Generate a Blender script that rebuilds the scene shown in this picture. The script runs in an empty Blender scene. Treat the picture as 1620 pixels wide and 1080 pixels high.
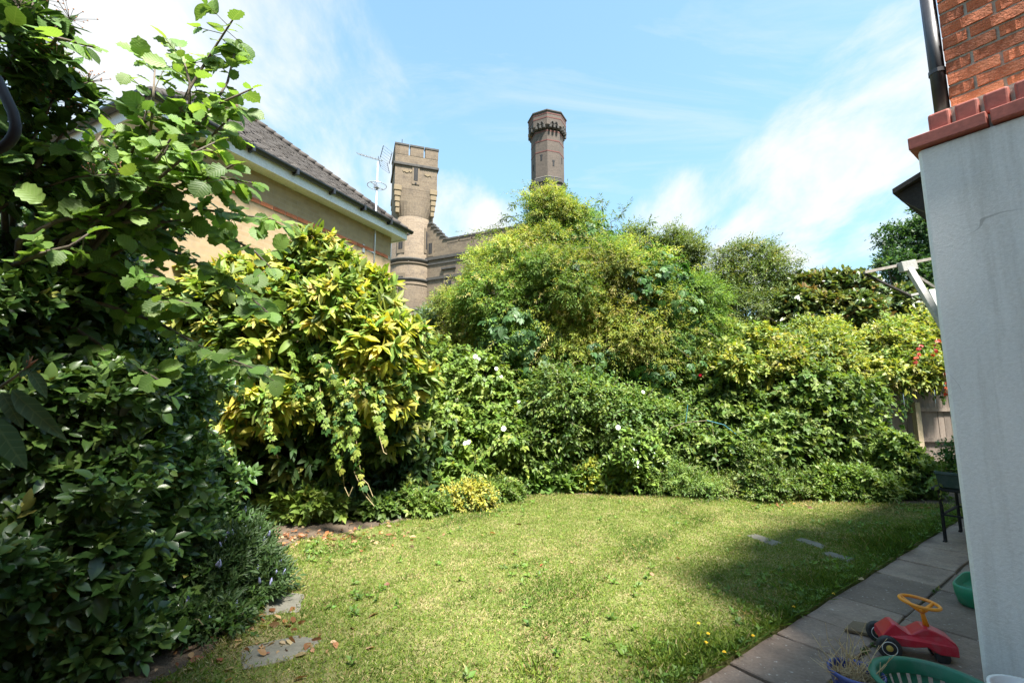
import bpy, math, random
import numpy as np
from mathutils import Vector, Matrix

# ------------------------------------------------------------------ camera, world, sun, exposure
SC = bpy.context.scene
COL = SC.collection
F_PX, CAM_H, PITCH = 726.0, 1.55, math.radians(7.6)
CP, SP = math.cos(PITCH), math.sin(PITCH)
SUN_EL = math.radians(61)
SUN_H = Vector((0.53, -0.848))
cam_data = bpy.data.cameras.new('camera')
cam = bpy.data.objects.new('camera', cam_data); COL.objects.link(cam)
cam.location = (0, 0, CAM_H); cam.rotation_euler = (math.radians(90) + PITCH, 0, 0)
cam_data.sensor_width = 36; cam_data.lens = 36 * F_PX / 1620
cam_data.clip_start = 0.05; cam_data.clip_end = 3000
SC.camera = cam

world = bpy.data.worlds.new('World'); SC.world = world; world.use_nodes = True
def build_world():
    nt = world.node_tree; N = nt.nodes; L = nt.links; N.clear()
    out = N.new('ShaderNodeOutputWorld'); bg = N.new('ShaderNodeBackground')
    sky = N.new('ShaderNodeTexSky'); sky.sky_type = 'NISHITA'; sky.sun_disc = False
    sky.sun_elevation = SUN_EL; sky.sun_rotation = math.atan2(SUN_H.x, SUN_H.y)
    sky.air_density = 1.0; sky.dust_density = 1.0; sky.ozone_density = 1.0
    bg.inputs['Strength'].default_value = 0.115
    tc = N.new('ShaderNodeTexCoord')
    sep = N.new('ShaderNodeSeparateXYZ'); L.new(tc.outputs['Generated'], sep.inputs[0])
    def m(op, a, b=None, clamp=False):
        n = N.new('ShaderNodeMath'); n.operation = op; n.use_clamp = clamp
        for i, v in enumerate((a, b)):
            if v is None: continue
            if isinstance(v, (int, float)): n.inputs[i].default_value = v
            else: L.new(v, n.inputs[i])
        return n.outputs[0]
    zc = m('ADD', m('MAXIMUM', sep.outputs[2], 0.0), 0.22)
    cmb = N.new('ShaderNodeCombineXYZ')
    L.new(m('DIVIDE', sep.outputs[0], zc), cmb.inputs[0]); L.new(m('DIVIDE', sep.outputs[1], zc), cmb.inputs[1])
    def noise(scale, detail, rough, off, stretch=(1, 1, 1), rot=0, dist=0.0):
        mp = N.new('ShaderNodeMapping'); mp.inputs['Location'].default_value = off
        mp.inputs['Scale'].default_value = stretch; mp.inputs['Rotation'].default_value = (0, 0, rot)
        L.new(cmb.outputs[0], mp.inputs[0])
        t = N.new('ShaderNodeTexNoise'); t.inputs['Scale'].default_value = scale; t.inputs['Detail'].default_value = detail
        t.inputs['Roughness'].default_value = rough; t.inputs['Distortion'].default_value = dist
        L.new(mp.outputs[0], t.inputs['Vector']); return t.outputs[0]
    big = noise(0.9, 3, .5, (3.1, 1.7, 0))
    fine = noise(2.6, 9, .62, (0.4, 5.2, 0), (1.0, .55, 1), .5, .35)
    wisp = noise(3.2, 8, .66, (7.4, 2.2, 0), (.35, 1.5, 1), -.55, .6)
    # cloud banks that hang over the garden: (direction, half width)
    def bank(d, wdt, sx=1.0):
        v = Vector(d).normalized()
        dp = N.new('ShaderNodeVectorMath'); dp.operation = 'DOT_PRODUCT'
        nz = N.new('ShaderNodeVectorMath'); nz.operation = 'NORMALIZE'; L.new(tc.outputs['Generated'], nz.inputs[0])
        L.new(nz.outputs[0], dp.inputs[0]); dp.inputs[1].default_value = v
        mr = N.new('ShaderNodeMapRange'); mr.interpolation_type = 'SMOOTHERSTEP'
        mr.inputs['From Min'].default_value = math.cos(math.radians(wdt)); mr.inputs['From Max'].default_value = 1.0
        L.new(dp.outputs['Value'], mr.inputs['Value']); return mr.outputs[0]
    banks = None
    for d, wd in BANKS:
        b = bank(d, wd); banks = b if banks is None else m('MAXIMUM', banks, b)
    dens = m('ADD', m('MULTIPLY', big, .25), m('MULTIPLY', fine, .95))
    dens = m('ADD', dens, m('MULTIPLY', banks, .25))
    r1 = N.new('ShaderNodeMapRange'); r1.interpolation_type = 'SMOOTHSTEP'
    r1.inputs['From Min'].default_value = .66; r1.inputs['From Max'].default_value = .95
    L.new(dens, r1.inputs['Value'])
    r2 = N.new('ShaderNodeMapRange'); r2.inputs['From Min'].default_value = .52; r2.inputs['From Max'].default_value = .85
    L.new(wisp, r2.inputs['Value'])
    cov = m('MAXIMUM', r1.outputs[0], m('MULTIPLY', r2.outputs[0], .5), True)
    # thin veil that whitens the low sky
    veil = N.new('ShaderNodeMapRange'); veil.inputs['From Min'].default_value = 0.0; veil.inputs['From Max'].default_value = .75
    veil.inputs['To Min'].default_value = .8; veil.inputs['To Max'].default_value = 0.25
    L.new(sep.outputs[2], veil.inputs['Value'])
    mixv = N.new('ShaderNodeMix'); mixv.data_type = 'RGBA'
    L.new(veil.outputs[0], mixv.inputs['Factor']); tint = N.new('ShaderNodeMix'); tint.data_type = 'RGBA'; tint.blend_type = 'MULTIPLY'; tint.inputs['Factor'].default_value = 1.0
    L.new(sky.outputs[0], tint.inputs['A']); tint.inputs['B'].default_value = (.76, .9, .9, 1); L.new(tint.outputs['Result'], mixv.inputs['A'])
    mixv.inputs['B'].default_value = (1.0, 1.75, 2.0, 1)
    mix = N.new('ShaderNodeMix'); mix.data_type = 'RGBA'
    L.new(cov, mix.inputs['Factor']); L.new(mixv.outputs['Result'], mix.inputs['A'])
    mix.inputs['B'].default_value = (2.2, 2.26, 2.3, 1)
    L.new(mix.outputs['Result'], bg.inputs['Color']); L.new(bg.outputs[0], out.inputs[0])

def at(px, py, Y):
    """point at forward distance Y seen at a photograph pixel (1620 x 1080)"""
    a, b = (px - 810) / F_PX, (540 - py) / F_PX
    fw, up = CP - b * SP, b * CP + SP
    t = Y / fw
    return Vector((a * t, Y, CAM_H + up * t))
def gp(px, py, z=0.0):
    a, b = (px - 810) / F_PX, (540 - py) / F_PX
    fw, up = CP - b * SP, b * CP + SP
    t = (z - CAM_H) / up
    return Vector((a * t, fw * t, z))
def project(P):
    P = np.asarray(P, float)
    x, y, z = P[..., 0], P[..., 1], P[..., 2] - CAM_H
    d = y * CP + z * SP; u = z * CP - y * SP
    return 810 + F_PX * x / d, 540 - F_PX * u / d, d

BANKS = [(tuple(at(*q, 10.) - Vector((0, 0, CAM_H))), w_) for q, w_ in (((480, 210), 19), ((330, 90), 22), ((150, 30), 24), ((540, 280), 14), ((1250, 310), 13), ((1130, 380), 12), ((1340, 270), 13), ((1450, 220), 15), ((720, 370), 10), ((1600, 180), 16))]
build_world()
sun_d = bpy.data.lights.new('sun', 'SUN'); sun_d.energy = 4.3; sun_d.angle = math.radians(8); sun_d.color = (1, .955, .88)
sun = bpy.data.objects.new('sun', sun_d); COL.objects.link(sun)
ce = math.cos(SUN_EL); SUN_V = Vector((SUN_H.x * ce, SUN_H.y * ce, math.sin(SUN_EL))).normalized()
sun.rotation_euler = SUN_V.to_track_quat('Z', 'Y').to_euler(); sun.location = (6, -8, 14)
SC.view_settings.view_transform = 'Standard'; SC.view_settings.look = 'None'
SC.view_settings.exposure = 2.05; SC.view_settings.gamma = 1.0
SC.cycles.use_denoising = True
SC.cycles.max_bounces = 8; SC.cycles.diffuse_bounces = 4; SC.cycles.transmission_bounces = 6
SC.cycles.sample_clamp_indirect = 6.0

# ------------------------------------------------------------------ materials
MATS = {}
def new_mat(name):
    m = bpy.data.materials.new(name); m.use_nodes = True
    nt = m.node_tree; nt.nodes.clear()
    o = nt.nodes.new('ShaderNodeOutputMaterial'); p = nt.nodes.new('ShaderNodeBsdfPrincipled')
    nt.links.new(p.outputs[0], o.inputs[0]); MATS[name] = m
    return m, nt, p, o
def mapping(nt, scale=(1, 1, 1), coord='Object', rot=(0, 0, 0)):
    tc = nt.nodes.new('ShaderNodeTexCoord'); mp = nt.nodes.new('ShaderNodeMapping')
    mp.inputs['Scale'].default_value = scale; mp.inputs['Rotation'].default_value = rot
    nt.links.new(tc.outputs[coord], mp.inputs[0]); return mp.outputs[0]
def noise_node(nt, vec, scale, detail=4, rough=.55, dist=0):
    t = nt.nodes.new('ShaderNodeTexNoise'); t.inputs['Scale'].default_value = scale
    t.inputs['Detail'].default_value = detail; t.inputs['Roughness'].default_value = rough; t.inputs['Distortion'].default_value = dist
    if vec is not None: nt.links.new(vec, t.inputs['Vector'])
    return t.outputs[0]
def ramp(nt, fac, stops):
    r = nt.nodes.new('ShaderNodeValToRGB'); e = r.color_ramp.elements
    while len(e) < len(stops): e.new(.5)
    for k, (p, c) in enumerate(stops): e[k].position = p; e[k].color = (*c, 1)
    nt.links.new(fac, r.inputs[0]); return r.outputs[0]
def mixc(nt, fac, a, b, blend='MIX'):
    n = nt.nodes.new('ShaderNodeMix'); n.data_type = 'RGBA'; n.blend_type = blend
    for key, v in (('Factor', fac), ('A', a), ('B', b)):
        if isinstance(v, (int, float)): n.inputs[key].default_value = v
        elif isinstance(v, tuple): n.inputs[key].default_value = (*v, 1)
        else: nt.links.new(v, n.inputs[key])
    return n.outputs['Result']
def bump(nt, p, h, strength=.3, dist=.01):
    b = nt.nodes.new('ShaderNodeBump'); b.inputs['Strength'].default_value = strength; b.inputs['Distance'].default_value = dist
    nt.links.new(h, b.inputs['Height']); nt.links.new(b.outputs[0], p.inputs['Normal'])

def flag_specks():
    nt = MATS['flag'].node_tree; p = nt.nodes['Principled BSDF']; src = p.inputs['Base Color'].links[0].from_socket; v = mapping(nt)
    c = mixc(nt, ramp(nt, noise_node(nt, v, 38, 2, .5), [(.68, (0, 0, 0)), (.74, (.7,) * 3)]), src, (.50, .47, .42))
    c = mixc(nt, ramp(nt, noise_node(nt, v, 3.1, 8, .7), [(.52, (0, 0, 0)), (.72, (.6,) * 3)]), c, (.075, .062, .05))
    nt.links.new(c, p.inputs['Base Color'])
def mottled(name, c1, c2, scale=6, rough=.8, c3=None, bumps=.3, bd=.01, stretch=(1, 1, 1), rand=0.0, spec=.5, fine=40):
    """two or three tones mixed by noise, small bump, optional per-object shift"""
    m, nt, p, o = new_mat(name)
    v = mapping(nt, stretch); n1 = noise_node(nt, v, scale, 6, .6); n2 = noise_node(nt, v, fine, 4, .6)
    stops = [(.3, c1), (.7, c2)] if c3 is None else [(.28, c1), (.5, c2), (.74, c3)]
    col = ramp(nt, n1, stops)
    col = mixc(nt, .35, col, ramp(nt, n2, [(.3, tuple(x * .62 for x in c1)), (.7, tuple(min(1, x * 1.3) for x in c2))]))
    if rand:
        oi = nt.nodes.new('ShaderNodeObjectInfo'); mr = nt.nodes.new('ShaderNodeMapRange')
        mr.inputs['To Min'].default_value = 1 - rand; mr.inputs['To Max'].default_value = 1 + rand
        nt.links.new(oi.outputs['Random'], mr.inputs['Value'])
        hs = nt.nodes.new('ShaderNodeHueSaturation'); nt.links.new(mr.outputs[0], hs.inputs['Value']); nt.links.new(col, hs.inputs['Color'])
        col = hs.outputs[0]
    nt.links.new(col, p.inputs['Base Color']); p.inputs['Roughness'].default_value = rough
    p.inputs['Specular IOR Level'].default_value = spec
    if bumps: bump(nt, p, n2, bumps, bd)
    return m

def leaf_mat(name, rough=.42, trans=.3, veins=False, spec=.5, vs=.42):
    m, nt, p, o = new_mat(name)
    at_ = nt.nodes.new('ShaderNodeAttribute'); at_.attribute_name = 'tint'
    col = at_.outputs['Color']
    if veins:
        lc = nt.nodes.new('ShaderNodeAttribute'); lc.attribute_name = 'lc'
        sp = nt.nodes.new('ShaderNodeSeparateXYZ'); nt.links.new(lc.outputs['Vector'], sp.inputs[0])
        def mm(op, a, b=None):
            n = nt.nodes.new('ShaderNodeMath'); n.operation = op
            for i, v in enumerate((a, b)):
                if v is None: continue
                if isinstance(v, (int, float)): n.inputs[i].default_value = v
                else: nt.links.new(v, n.inputs[i])
            return n.outputs[0]
        ay = mm('ABSOLUTE', sp.outputs[1])
        ph = mm('FRACT', mm('MULTIPLY', mm('SUBTRACT', sp.outputs[0], mm('MULTIPLY', ay, .75)), 7.0))
        side = mm('LESS_THAN', ph, .13); mid = mm('LESS_THAN', ay, .012)
        v = mm('MAXIMUM', side, mid)
        col = mixc(nt, mm('MULTIPLY', v, vs), col, mixc(nt, .6, col, (.42, .5, .2)))
        bump(nt, p, mm('PINGPONG', ph, .5), .35, .004)
    nt.links.new(col, p.inputs['Base Color']); p.inputs['Roughness'].default_value = rough
    p.inputs['Specular IOR Level'].default_value = spec
    tr = nt.nodes.new('ShaderNodeBsdfTranslucent')
    nt.links.new(mixc(nt, 1.0, col, (1.25, 1.2, .55), 'MULTIPLY'), tr.inputs['Color'])
    mx = nt.nodes.new('ShaderNodeMixShader'); mx.inputs[0].default_value = trans
    nt.links.new(p.outputs[0], mx.inputs[1]); nt.links.new(tr.outputs[0], mx.inputs[2]); nt.links.new(mx.outputs[0], o.inputs[0])
    return m

def plastic(name, c, rough=.38, scuff=.12, spec=.5):
    m, nt, p, o = new_mat(name)
    v = mapping(nt); n = noise_node(nt, v, 14, 6, .65); n2 = noise_node(nt, v, 90, 3, .5)
    f = ramp(nt, n, [(.45, (0, 0, 0)), (.8, (1, 1, 1))])
    col = mixc(nt, f, c, tuple(min(1, x * .7 + .18 * scuff * 3) for x in c))
    nt.links.new(col, p.inputs['Base Color'])
    nt.links.new(ramp(nt, n, [(.3, (rough,) * 3), (.8, (min(1, rough + .3),) * 3)]), p.inputs['Roughness'])
    p.inputs['Specular IOR Level'].default_value = spec
    bump(nt, p, n2, .06, .002)
    return m

def brick_wall(name, c1, c2, mortar, bw=.225, bh=.075, ms=.012, rough=.9, var=.5, axes='XZ', cyl=None, dirt=.35, dirtcol=(.05, .04, .035)):
    """coursed brick as fine pattern for walls too far off to pick the bricks apart"""
    m, nt, p, o = new_mat(name)
    tc = nt.nodes.new('ShaderNodeTexCoord'); sp = nt.nodes.new('ShaderNodeSeparateXYZ'); nt.links.new(tc.outputs['Object'], sp.inputs[0])
    cb = nt.nodes.new('ShaderNodeCombineXYZ')
    if cyl:
        a = nt.nodes.new('ShaderNodeMath'); a.operation = 'ARCTAN2'; nt.links.new(sp.outputs[1], a.inputs[0]); nt.links.new(sp.outputs[0], a.inputs[1])
        b = nt.nodes.new('ShaderNodeMath'); b.operation = 'MULTIPLY'; b.inputs[1].default_value = cyl; nt.links.new(a.outputs[0], b.inputs[0])
        nt.links.new(b.outputs[0], cb.inputs[0])
    else:
        a = nt.nodes.new('ShaderNodeMath'); a.operation = 'ADD'; nt.links.new(sp.outputs[0], a.inputs[0]); nt.links.new(sp.outputs[1], a.inputs[1])
        nt.links.new(a.outputs[0], cb.inputs[0])
    nt.links.new(sp.outputs[2], cb.inputs[1])
    br = nt.nodes.new('ShaderNodeTexBrick'); nt.links.new(cb.outputs[0], br.inputs['Vector'])
    br.inputs['Color1'].default_value = (*c1, 1); br.inputs['Color2'].default_value = (*c2, 1); br.inputs['Mortar'].default_value = (*mortar, 1)
    br.inputs['Scale'].default_value = 1; br.inputs['Mortar Size'].default_value = ms; br.inputs['Mortar Smooth'].default_value = .3
    br.inputs['Brick Width'].default_value = bw; br.inputs['Row Height'].default_value = bh; br.inputs['Bias'].default_value = -.1
    n = noise_node(nt, tc.outputs['Object'], 1.1, 7, .65); n2 = noise_node(nt, tc.outputs['Object'], 9, 5, .6)
    col = mixc(nt, var, br.outputs[0], ramp(nt, n2, [(.3, tuple(x * .6 for x in c1)), (.72, tuple(min(1, x * 1.25) for x in c2))]))
    st = ramp(nt, n, [(.5, (0, 0, 0)), (.78, (dirt,) * 3)])
    col = mixc(nt, st, col, dirtcol)
    nt.links.new(col, p.inputs['Base Color']); p.inputs['Roughness'].default_value = rough
    bump(nt, p, br.outputs['Fac'], -.3, .006)
    return m

# ------------------------------------------------------------------ mesh helpers
class MB:
    def __init__(self): self.v, self.f = [], []
    def add(self, vs, fs):
        b = len(self.v); self.v += [tuple(x) for x in vs]; self.f += [tuple(i + b for i in f) for f in fs]; return self
    def box(self, x0, x1, y0, y1, z0, z1):
        return self.add([(x0, y0, z0), (x1, y0, z0), (x1, y1, z0), (x0, y1, z0), (x0, y0, z1), (x1, y0, z1), (x1, y1, z1), (x0, y1, z1)],
                        [(3, 2, 1, 0), (4, 5, 6, 7), (0, 1, 5, 4), (1, 2, 6, 5), (2, 3, 7, 6), (3, 0, 4, 7)])
    def bar(self, a, b, w, h=None, up=(0, 0, 1)):
        h = w if h is None else h
        a, b = Vector(a), Vector(b); d = (b - a).normalized(); u = Vector(up)
        s = d.cross(u)
        if s.length < 1e-4: s = d.cross(Vector((1, 0, 0)))
        s.normalize(); u = s.cross(d).normalized()
        vs = [p + s * i * w / 2 + u * j * h / 2 for p in (a, b) for i, j in ((-1, -1), (1, -1), (1, 1), (-1, 1))]
        return self.add(vs, [(0, 1, 2, 3), (7, 6, 5, 4), (0, 4, 5, 1), (1, 5, 6, 2), (2, 6, 7, 3), (3, 7, 4, 0)])
    def tube(self, pts, rad, n=8, caps=True):
        pts = [Vector(p) for p in pts]
        if isinstance(rad, (int, float)): rad = [rad] * len(pts)
        b = len(self.v); ref = None
        for i, p in enumerate(pts):
            d = (pts[min(i + 1, len(pts) - 1)] - pts[max(i - 1, 0)]).normalized()
            if ref is None:
                ref = d.cross(Vector((0, 0, 1)))
                if ref.length < .05: ref = d.cross(Vector((1, 0, 0)))
            s = (ref - d * ref.dot(d)).normalized(); t = d.cross(s); ref = s
            for k in range(n):
                a = 2 * math.pi * k / n
                self.v.append(tuple(p + (s * math.cos(a) + t * math.sin(a)) * rad[i]))
        for i in range(len(pts) - 1):
            for k in range(n):
                k2 = (k + 1) % n
                self.f.append((b + i * n + k, b + i * n + k2, b + (i + 1) * n + k2, b + (i + 1) * n + k))
        if caps:
            self.f.append(tuple(b + k for k in range(n))[::-1]); e = b + (len(pts) - 1) * n
            self.f.append(tuple(e + k for k in range(n)))
        return self
    def lathe(self, prof, n=32, c=(0, 0, 0), a0=0.0, closed=True):
        b = len(self.v)
        for r, z in prof:
            for k in range(n):
                a = a0 + 2 * math.pi * k / n
                self.v.append((c[0] + r * math.cos(a), c[1] + r * math.sin(a), c[2] + z))
        for i in range(len(prof) - 1):
            for k in range(n):
                k2 = (k + 1) % n
                self.f.append((b + i * n + k, b + i * n + k2, b + (i + 1) * n + k2, b + (i + 1) * n + k))
        if closed:
            self.f.append(tuple(b + k for k in range(n))[::-1]); e = b + (len(prof) - 1) * n
            self.f.append(tuple(e + k for k in range(n)))
        return self
    def prism(self, poly, y0, y1):
        """polygon in x,z pushed along y"""
        n = len(poly)
        return self.add([(x, y0, z) for x, z in poly] + [(x, y1, z) for x, z in poly],
                        [tuple(range(n)), tuple(range(2 * n - 1, n - 1, -1))] + [(i, i + n, (i + 1) % n + n, (i + 1) % n) for i in range(n)])
    def slab(self, poly, z0, z1):
        n = len(poly)
        return self.add([(x, y, z0) for x, y in poly] + [(x, y, z1) for x, y in poly],
                        [tuple(range(n))[::-1], tuple(range(n, 2 * n))] + [(i, (i + 1) % n, (i + 1) % n + n, i + n) for i in range(n)])
    def torus(self, c, R, r, n=24, k=8, ax='z'):
        pts = []
        for i in range(n + 1):
            a = 2 * math.pi * i / n
            q = (R * math.cos(a), R * math.sin(a))
            pts.append({'z': (c[0] + q[0], c[1] + q[1], c[2]), 'y': (c[0] + q[0], c[1], c[2] + q[1]), 'x': (c[0], c[1] + q[0], c[2] + q[1])}[ax])
        return self.tube(pts, r, k, False)
    def mesh(self, name, mat, smooth=False):
        me = bpy.data.meshes.new(name); me.from_pydata(self.v, [], self.f); me.update()
        if mat: me.materials.append(MATS[mat] if isinstance(mat, str) else mat)
        if smooth: me.polygons.foreach_set('use_smooth', [True] * len(me.polygons))
        return me
    def build(self, name, mat, parent=None, smooth=False, bev=0, seg=2, sub=0):
        o = bpy.data.objects.new(name, self.mesh(name, mat, smooth)); COL.objects.link(o)
        if parent is not None: o.parent = parent
        if bev:
            b = o.modifiers.new('bevel', 'BEVEL'); b.width = bev; b.segments = seg; b.limit_method = 'ANGLE'; b.angle_limit = math.radians(35)
        if sub:
            s = o.modifiers.new('subd', 'SUBSURF'); s.levels = sub; s.render_levels = sub
        return o
def tag(o, label=None, cat=None, group=None, kind=None):
    for k, v in (('label', label), ('category', cat), ('group', group), ('kind', kind)):
        if v: o[k] = v
    return o
def empty(name, loc=(0, 0, 0), rz=0, label=None, cat=None, group=None):
    o = bpy.data.objects.new(name, None); COL.objects.link(o); o.location = loc; o.rotation_euler = (0, 0, rz); o.empty_display_size = .2
    return tag(o, label, cat, group)
def put(name, mesh, parent, loc=(0, 0, 0), rot=(0, 0, 0), scale=(1, 1, 1)):
    o = bpy.data.objects.new(name, mesh); COL.objects.link(o); o.parent = parent
    o.location = loc; o.rotation_euler = rot; o.scale = scale; return o

# house frame: U away from the house into the garden, V along the patio edge
HA = math.radians(36)
UV_U, UV_V = Vector((-math.sin(HA), math.cos(HA), 0)), Vector((math.cos(HA), math.sin(HA), 0))
def uv(u, v, z=0.0):
    p = UV_U * u + UV_V * v; p.z = z; return p
def u_of(P): return P[..., 0] * UV_U.x + P[..., 1] * UV_U.y
def v_of(P): return P[..., 0] * UV_V.x + P[..., 1] * UV_V.y
EDGE_U = 1.66

# ------------------------------------------------------------------ leaf machinery
def nrm(a): return a / np.maximum(np.linalg.norm(a, axis=-1, keepdims=True), 1e-9)
def wav(P, f, seed):
    r = np.random.default_rng(seed); o = np.zeros(P.shape[:-1])
    for k in range(5):
        d = r.normal(size=3); d /= np.linalg.norm(d)
        o += np.sin(P @ d * f * (1 + .45 * k) + r.uniform(0, 6.28)) / (1 + .3 * k)
    return o / 3.0
def template(kind):
    """leaf with unit length along x, normal z: verts, faces"""
    if kind == 'low':      # folded diamond
        v = [(0, 0, 0), (.45, .27, .07), (.45, -.27, .07), (1, 0, -.10)]; f = [(0, 2, 3), (0, 3, 1)]
    elif kind == 'lowlance':
        v = [(0, 0, 0), (.45, .15, .05), (.45, -.15, .05), (1, 0, -.10)]; f = [(0, 2, 3), (0, 3, 1)]
    elif kind == 'heart':
        v = [(.06, 0, 0), (-.08, .25, .05), (.22, .40, .09), (1, 0, -.14), (.22, -.40, .09), (-.08, -.25, .05), (.5, 0, 0)]
        f = [(0, 6, 2, 1), (6, 3, 2), (0, 5, 4, 6), (6, 4, 3)]
    else:
        if kind == 'ovate': xs, ws, arch, fold = [0, .12, .35, .62, .85, 1], [0, .17, .26, .23, .11, 0], .16, .22
        elif kind == 'lance': xs, ws, arch, fold = [0, .12, .35, .62, .85, 1], [0, .10, .165, .15, .075, 0], .2, .25
        elif kind == 'hazel':
            xs = [-.02, .03, .14, .26, .38, .50, .62, .74, .84, .92, 1.02]
            ws = [0, .20, .37, .36, .47, .41, .47, .36, .33, .10, 0]; arch, fold = .16, .16
        v, f = [], []
        n = len(xs)
        for i, (x, w) in enumerate(zip(xs, ws)):
            zc = -arch * x * x
            if w == 0: v.append((x, 0, zc))
            else: v += [(x, w, zc + fold * w + (.02 if i % 2 else -.015)), (x, 0, zc), (x, -w, zc + fold * w - (.02 if i % 2 else -.015))]
        idx = [[0]]; c = 1
        for i in range(1, n - 1): idx.append([c, c + 1, c + 2]); c += 3
        idx.append([c])
        a, b = idx[0][0], idx[1]; f += [(a, b[1], b[0]), (a, b[2], b[1])]
        for i in range(1, n - 2):
            p, q = idx[i], idx[i + 1]; f += [(p[0], p[1], q[1], q[0]), (p[1], p[2], q[2], q[1])]
        p, t = idx[n - 2], idx[n - 1][0]; f += [(p[0], p[1], t), (p[1], p[2], t)]
    return np.array(v, float), f
TPL = {k: template(k) for k in ('low', 'lowlance', 'heart', 'ovate', 'lance', 'hazel')}

def leaf_mesh(name, kind, P, X, Z, S, C, mat, W=None, lc=False):
    """all given leaves as one mesh with a per-leaf colour attribute 'tint'"""
    tv, tf = TPL[kind]; n, nv = len(P), len(tv)
    X = nrm(X); Yv = nrm(np.cross(Z, X)); Zv = np.cross(X, Yv)
    W = np.ones(n) if W is None else W
    V = P[:, None, :] + S[:, None, None] * (tv[None, :, 0, None] * X[:, None, :] + tv[None, :, 1, None] * W[:, None, None] * Yv[:, None, :] + tv[None, :, 2, None] * Zv[:, None, :])
    me = bpy.data.meshes.new(name)
    cnt = np.array([len(f) for f in tf]); lo = np.concatenate([np.array(f) for f in tf])
    me.vertices.add(n * nv); me.vertices.foreach_set('co', V.reshape(-1).astype(np.float32))
    loops = (lo[None, :] + (np.arange(n) * nv)[:, None]).reshape(-1)
    me.loops.add(len(loops)); me.loops.foreach_set('vertex_index', loops.astype(np.int32))
    tot = np.tile(cnt, n); st = np.concatenate([[0], np.cumsum(tot)[:-1]])
    me.polygons.add(len(tot)); me.polygons.foreach_set('loop_start', st.astype(np.int32)); me.polygons.foreach_set('loop_total', tot.astype(np.int32))
    me.update(calc_edges=True)
    a = me.attributes.new('tint', 'FLOAT_COLOR', 'POINT')
    cc = np.ones((n, nv, 4), np.float32); cc[:, :, :3] = np.clip(C, .003, .95)[:, None, :]
    a.data.foreach_set('color', cc.reshape(-1))
    if lc:
        b = me.attributes.new('lc', 'FLOAT_VECTOR', 'POINT'); b.data.foreach_set('vector', np.tile(tv, (n, 1)).reshape(-1).astype(np.float32))
    me.materials.append(MATS[mat])
    if nv > 6: me.polygons.foreach_set('use_smooth', np.ones(len(tot), bool))
    return me

def cat(*sets):
    sets = [s for s in sets if s is not None and len(s['P'])]
    return {k: np.concatenate([s[k] for s in sets]) for k in ('P', 'X', 'Z', 'S', 'C')}
def colours(rng, n, pal, jit=.16):
    w = np.array([p[1] for p in pal], float); w /= w.sum()
    c = np.array([p[0] for p in pal])[rng.choice(len(pal), n, p=w)]
    return c
def jitter(rng, C, j=.16):
    return C * (1 + rng.normal(size=(len(C), 1)) * j) * (1 + rng.normal(size=C.shape) * j * .35)

def crown(rng, lumps, n, sub=9, subr=(.2, .55), shell=.35, back=.45, zmin=.05, amp=.22):
    """points and outward normals on a lumpy crown: every lump carries smaller lumps on its surface"""
    subs = []
    for c, r in lumps:
        c, r = np.array(c, float), np.array(r, float)
        subs.append((c, r * .78))
        for k in range(sub):
            d = rng.normal(size=3); d[1] -= .5; d[2] += .35; d /= np.linalg.norm(d)
            q = rng.uniform(*subr); subs.append((c + d * r * rng.uniform(.66, 1.06), r.mean() * q * np.array([1, 1, rng.uniform(.7, 1.0)])))
    area = np.array([(r[0] * r[1] + r[0] * r[2] + r[1] * r[2]) for c, r in subs]); area /= area.sum()
    Ps, Ns, K = [], [], []
    m = int(n * 3.2)
    pick = rng.choice(len(subs), m, p=area)
    C = np.array([s[0] for s in subs])[pick]; R = np.array([s[1] for s in subs])[pick]
    d = nrm(rng.normal(size=(m, 3)))
    q = 1 - shell * rng.random(m) ** 2.2 + amp * (wav(C + d * R, 3.3, 5) + .6 * wav(C + d * R, 8.5, 6))
    P = C + d * R * q[:, None]; Nn = nrm(d / R)
    keep = np.ones(m, bool)
    for i, (c, r) in enumerate(subs):
        inside = (((P - c) / (r * .80)) ** 2).sum(1) < 1
        keep &= ~(inside & (pick != i))
    toward = -(Nn[:, 1] * .9) + Nn[:, 2] * .5
    keep &= (toward > -.25) | (rng.random(m) < back)
    keep &= P[:, 2] > zmin
    P, Nn, pick = P[keep], Nn[keep], pick[keep]
    return P[:n], Nn[:n], pick[:n]

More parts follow.
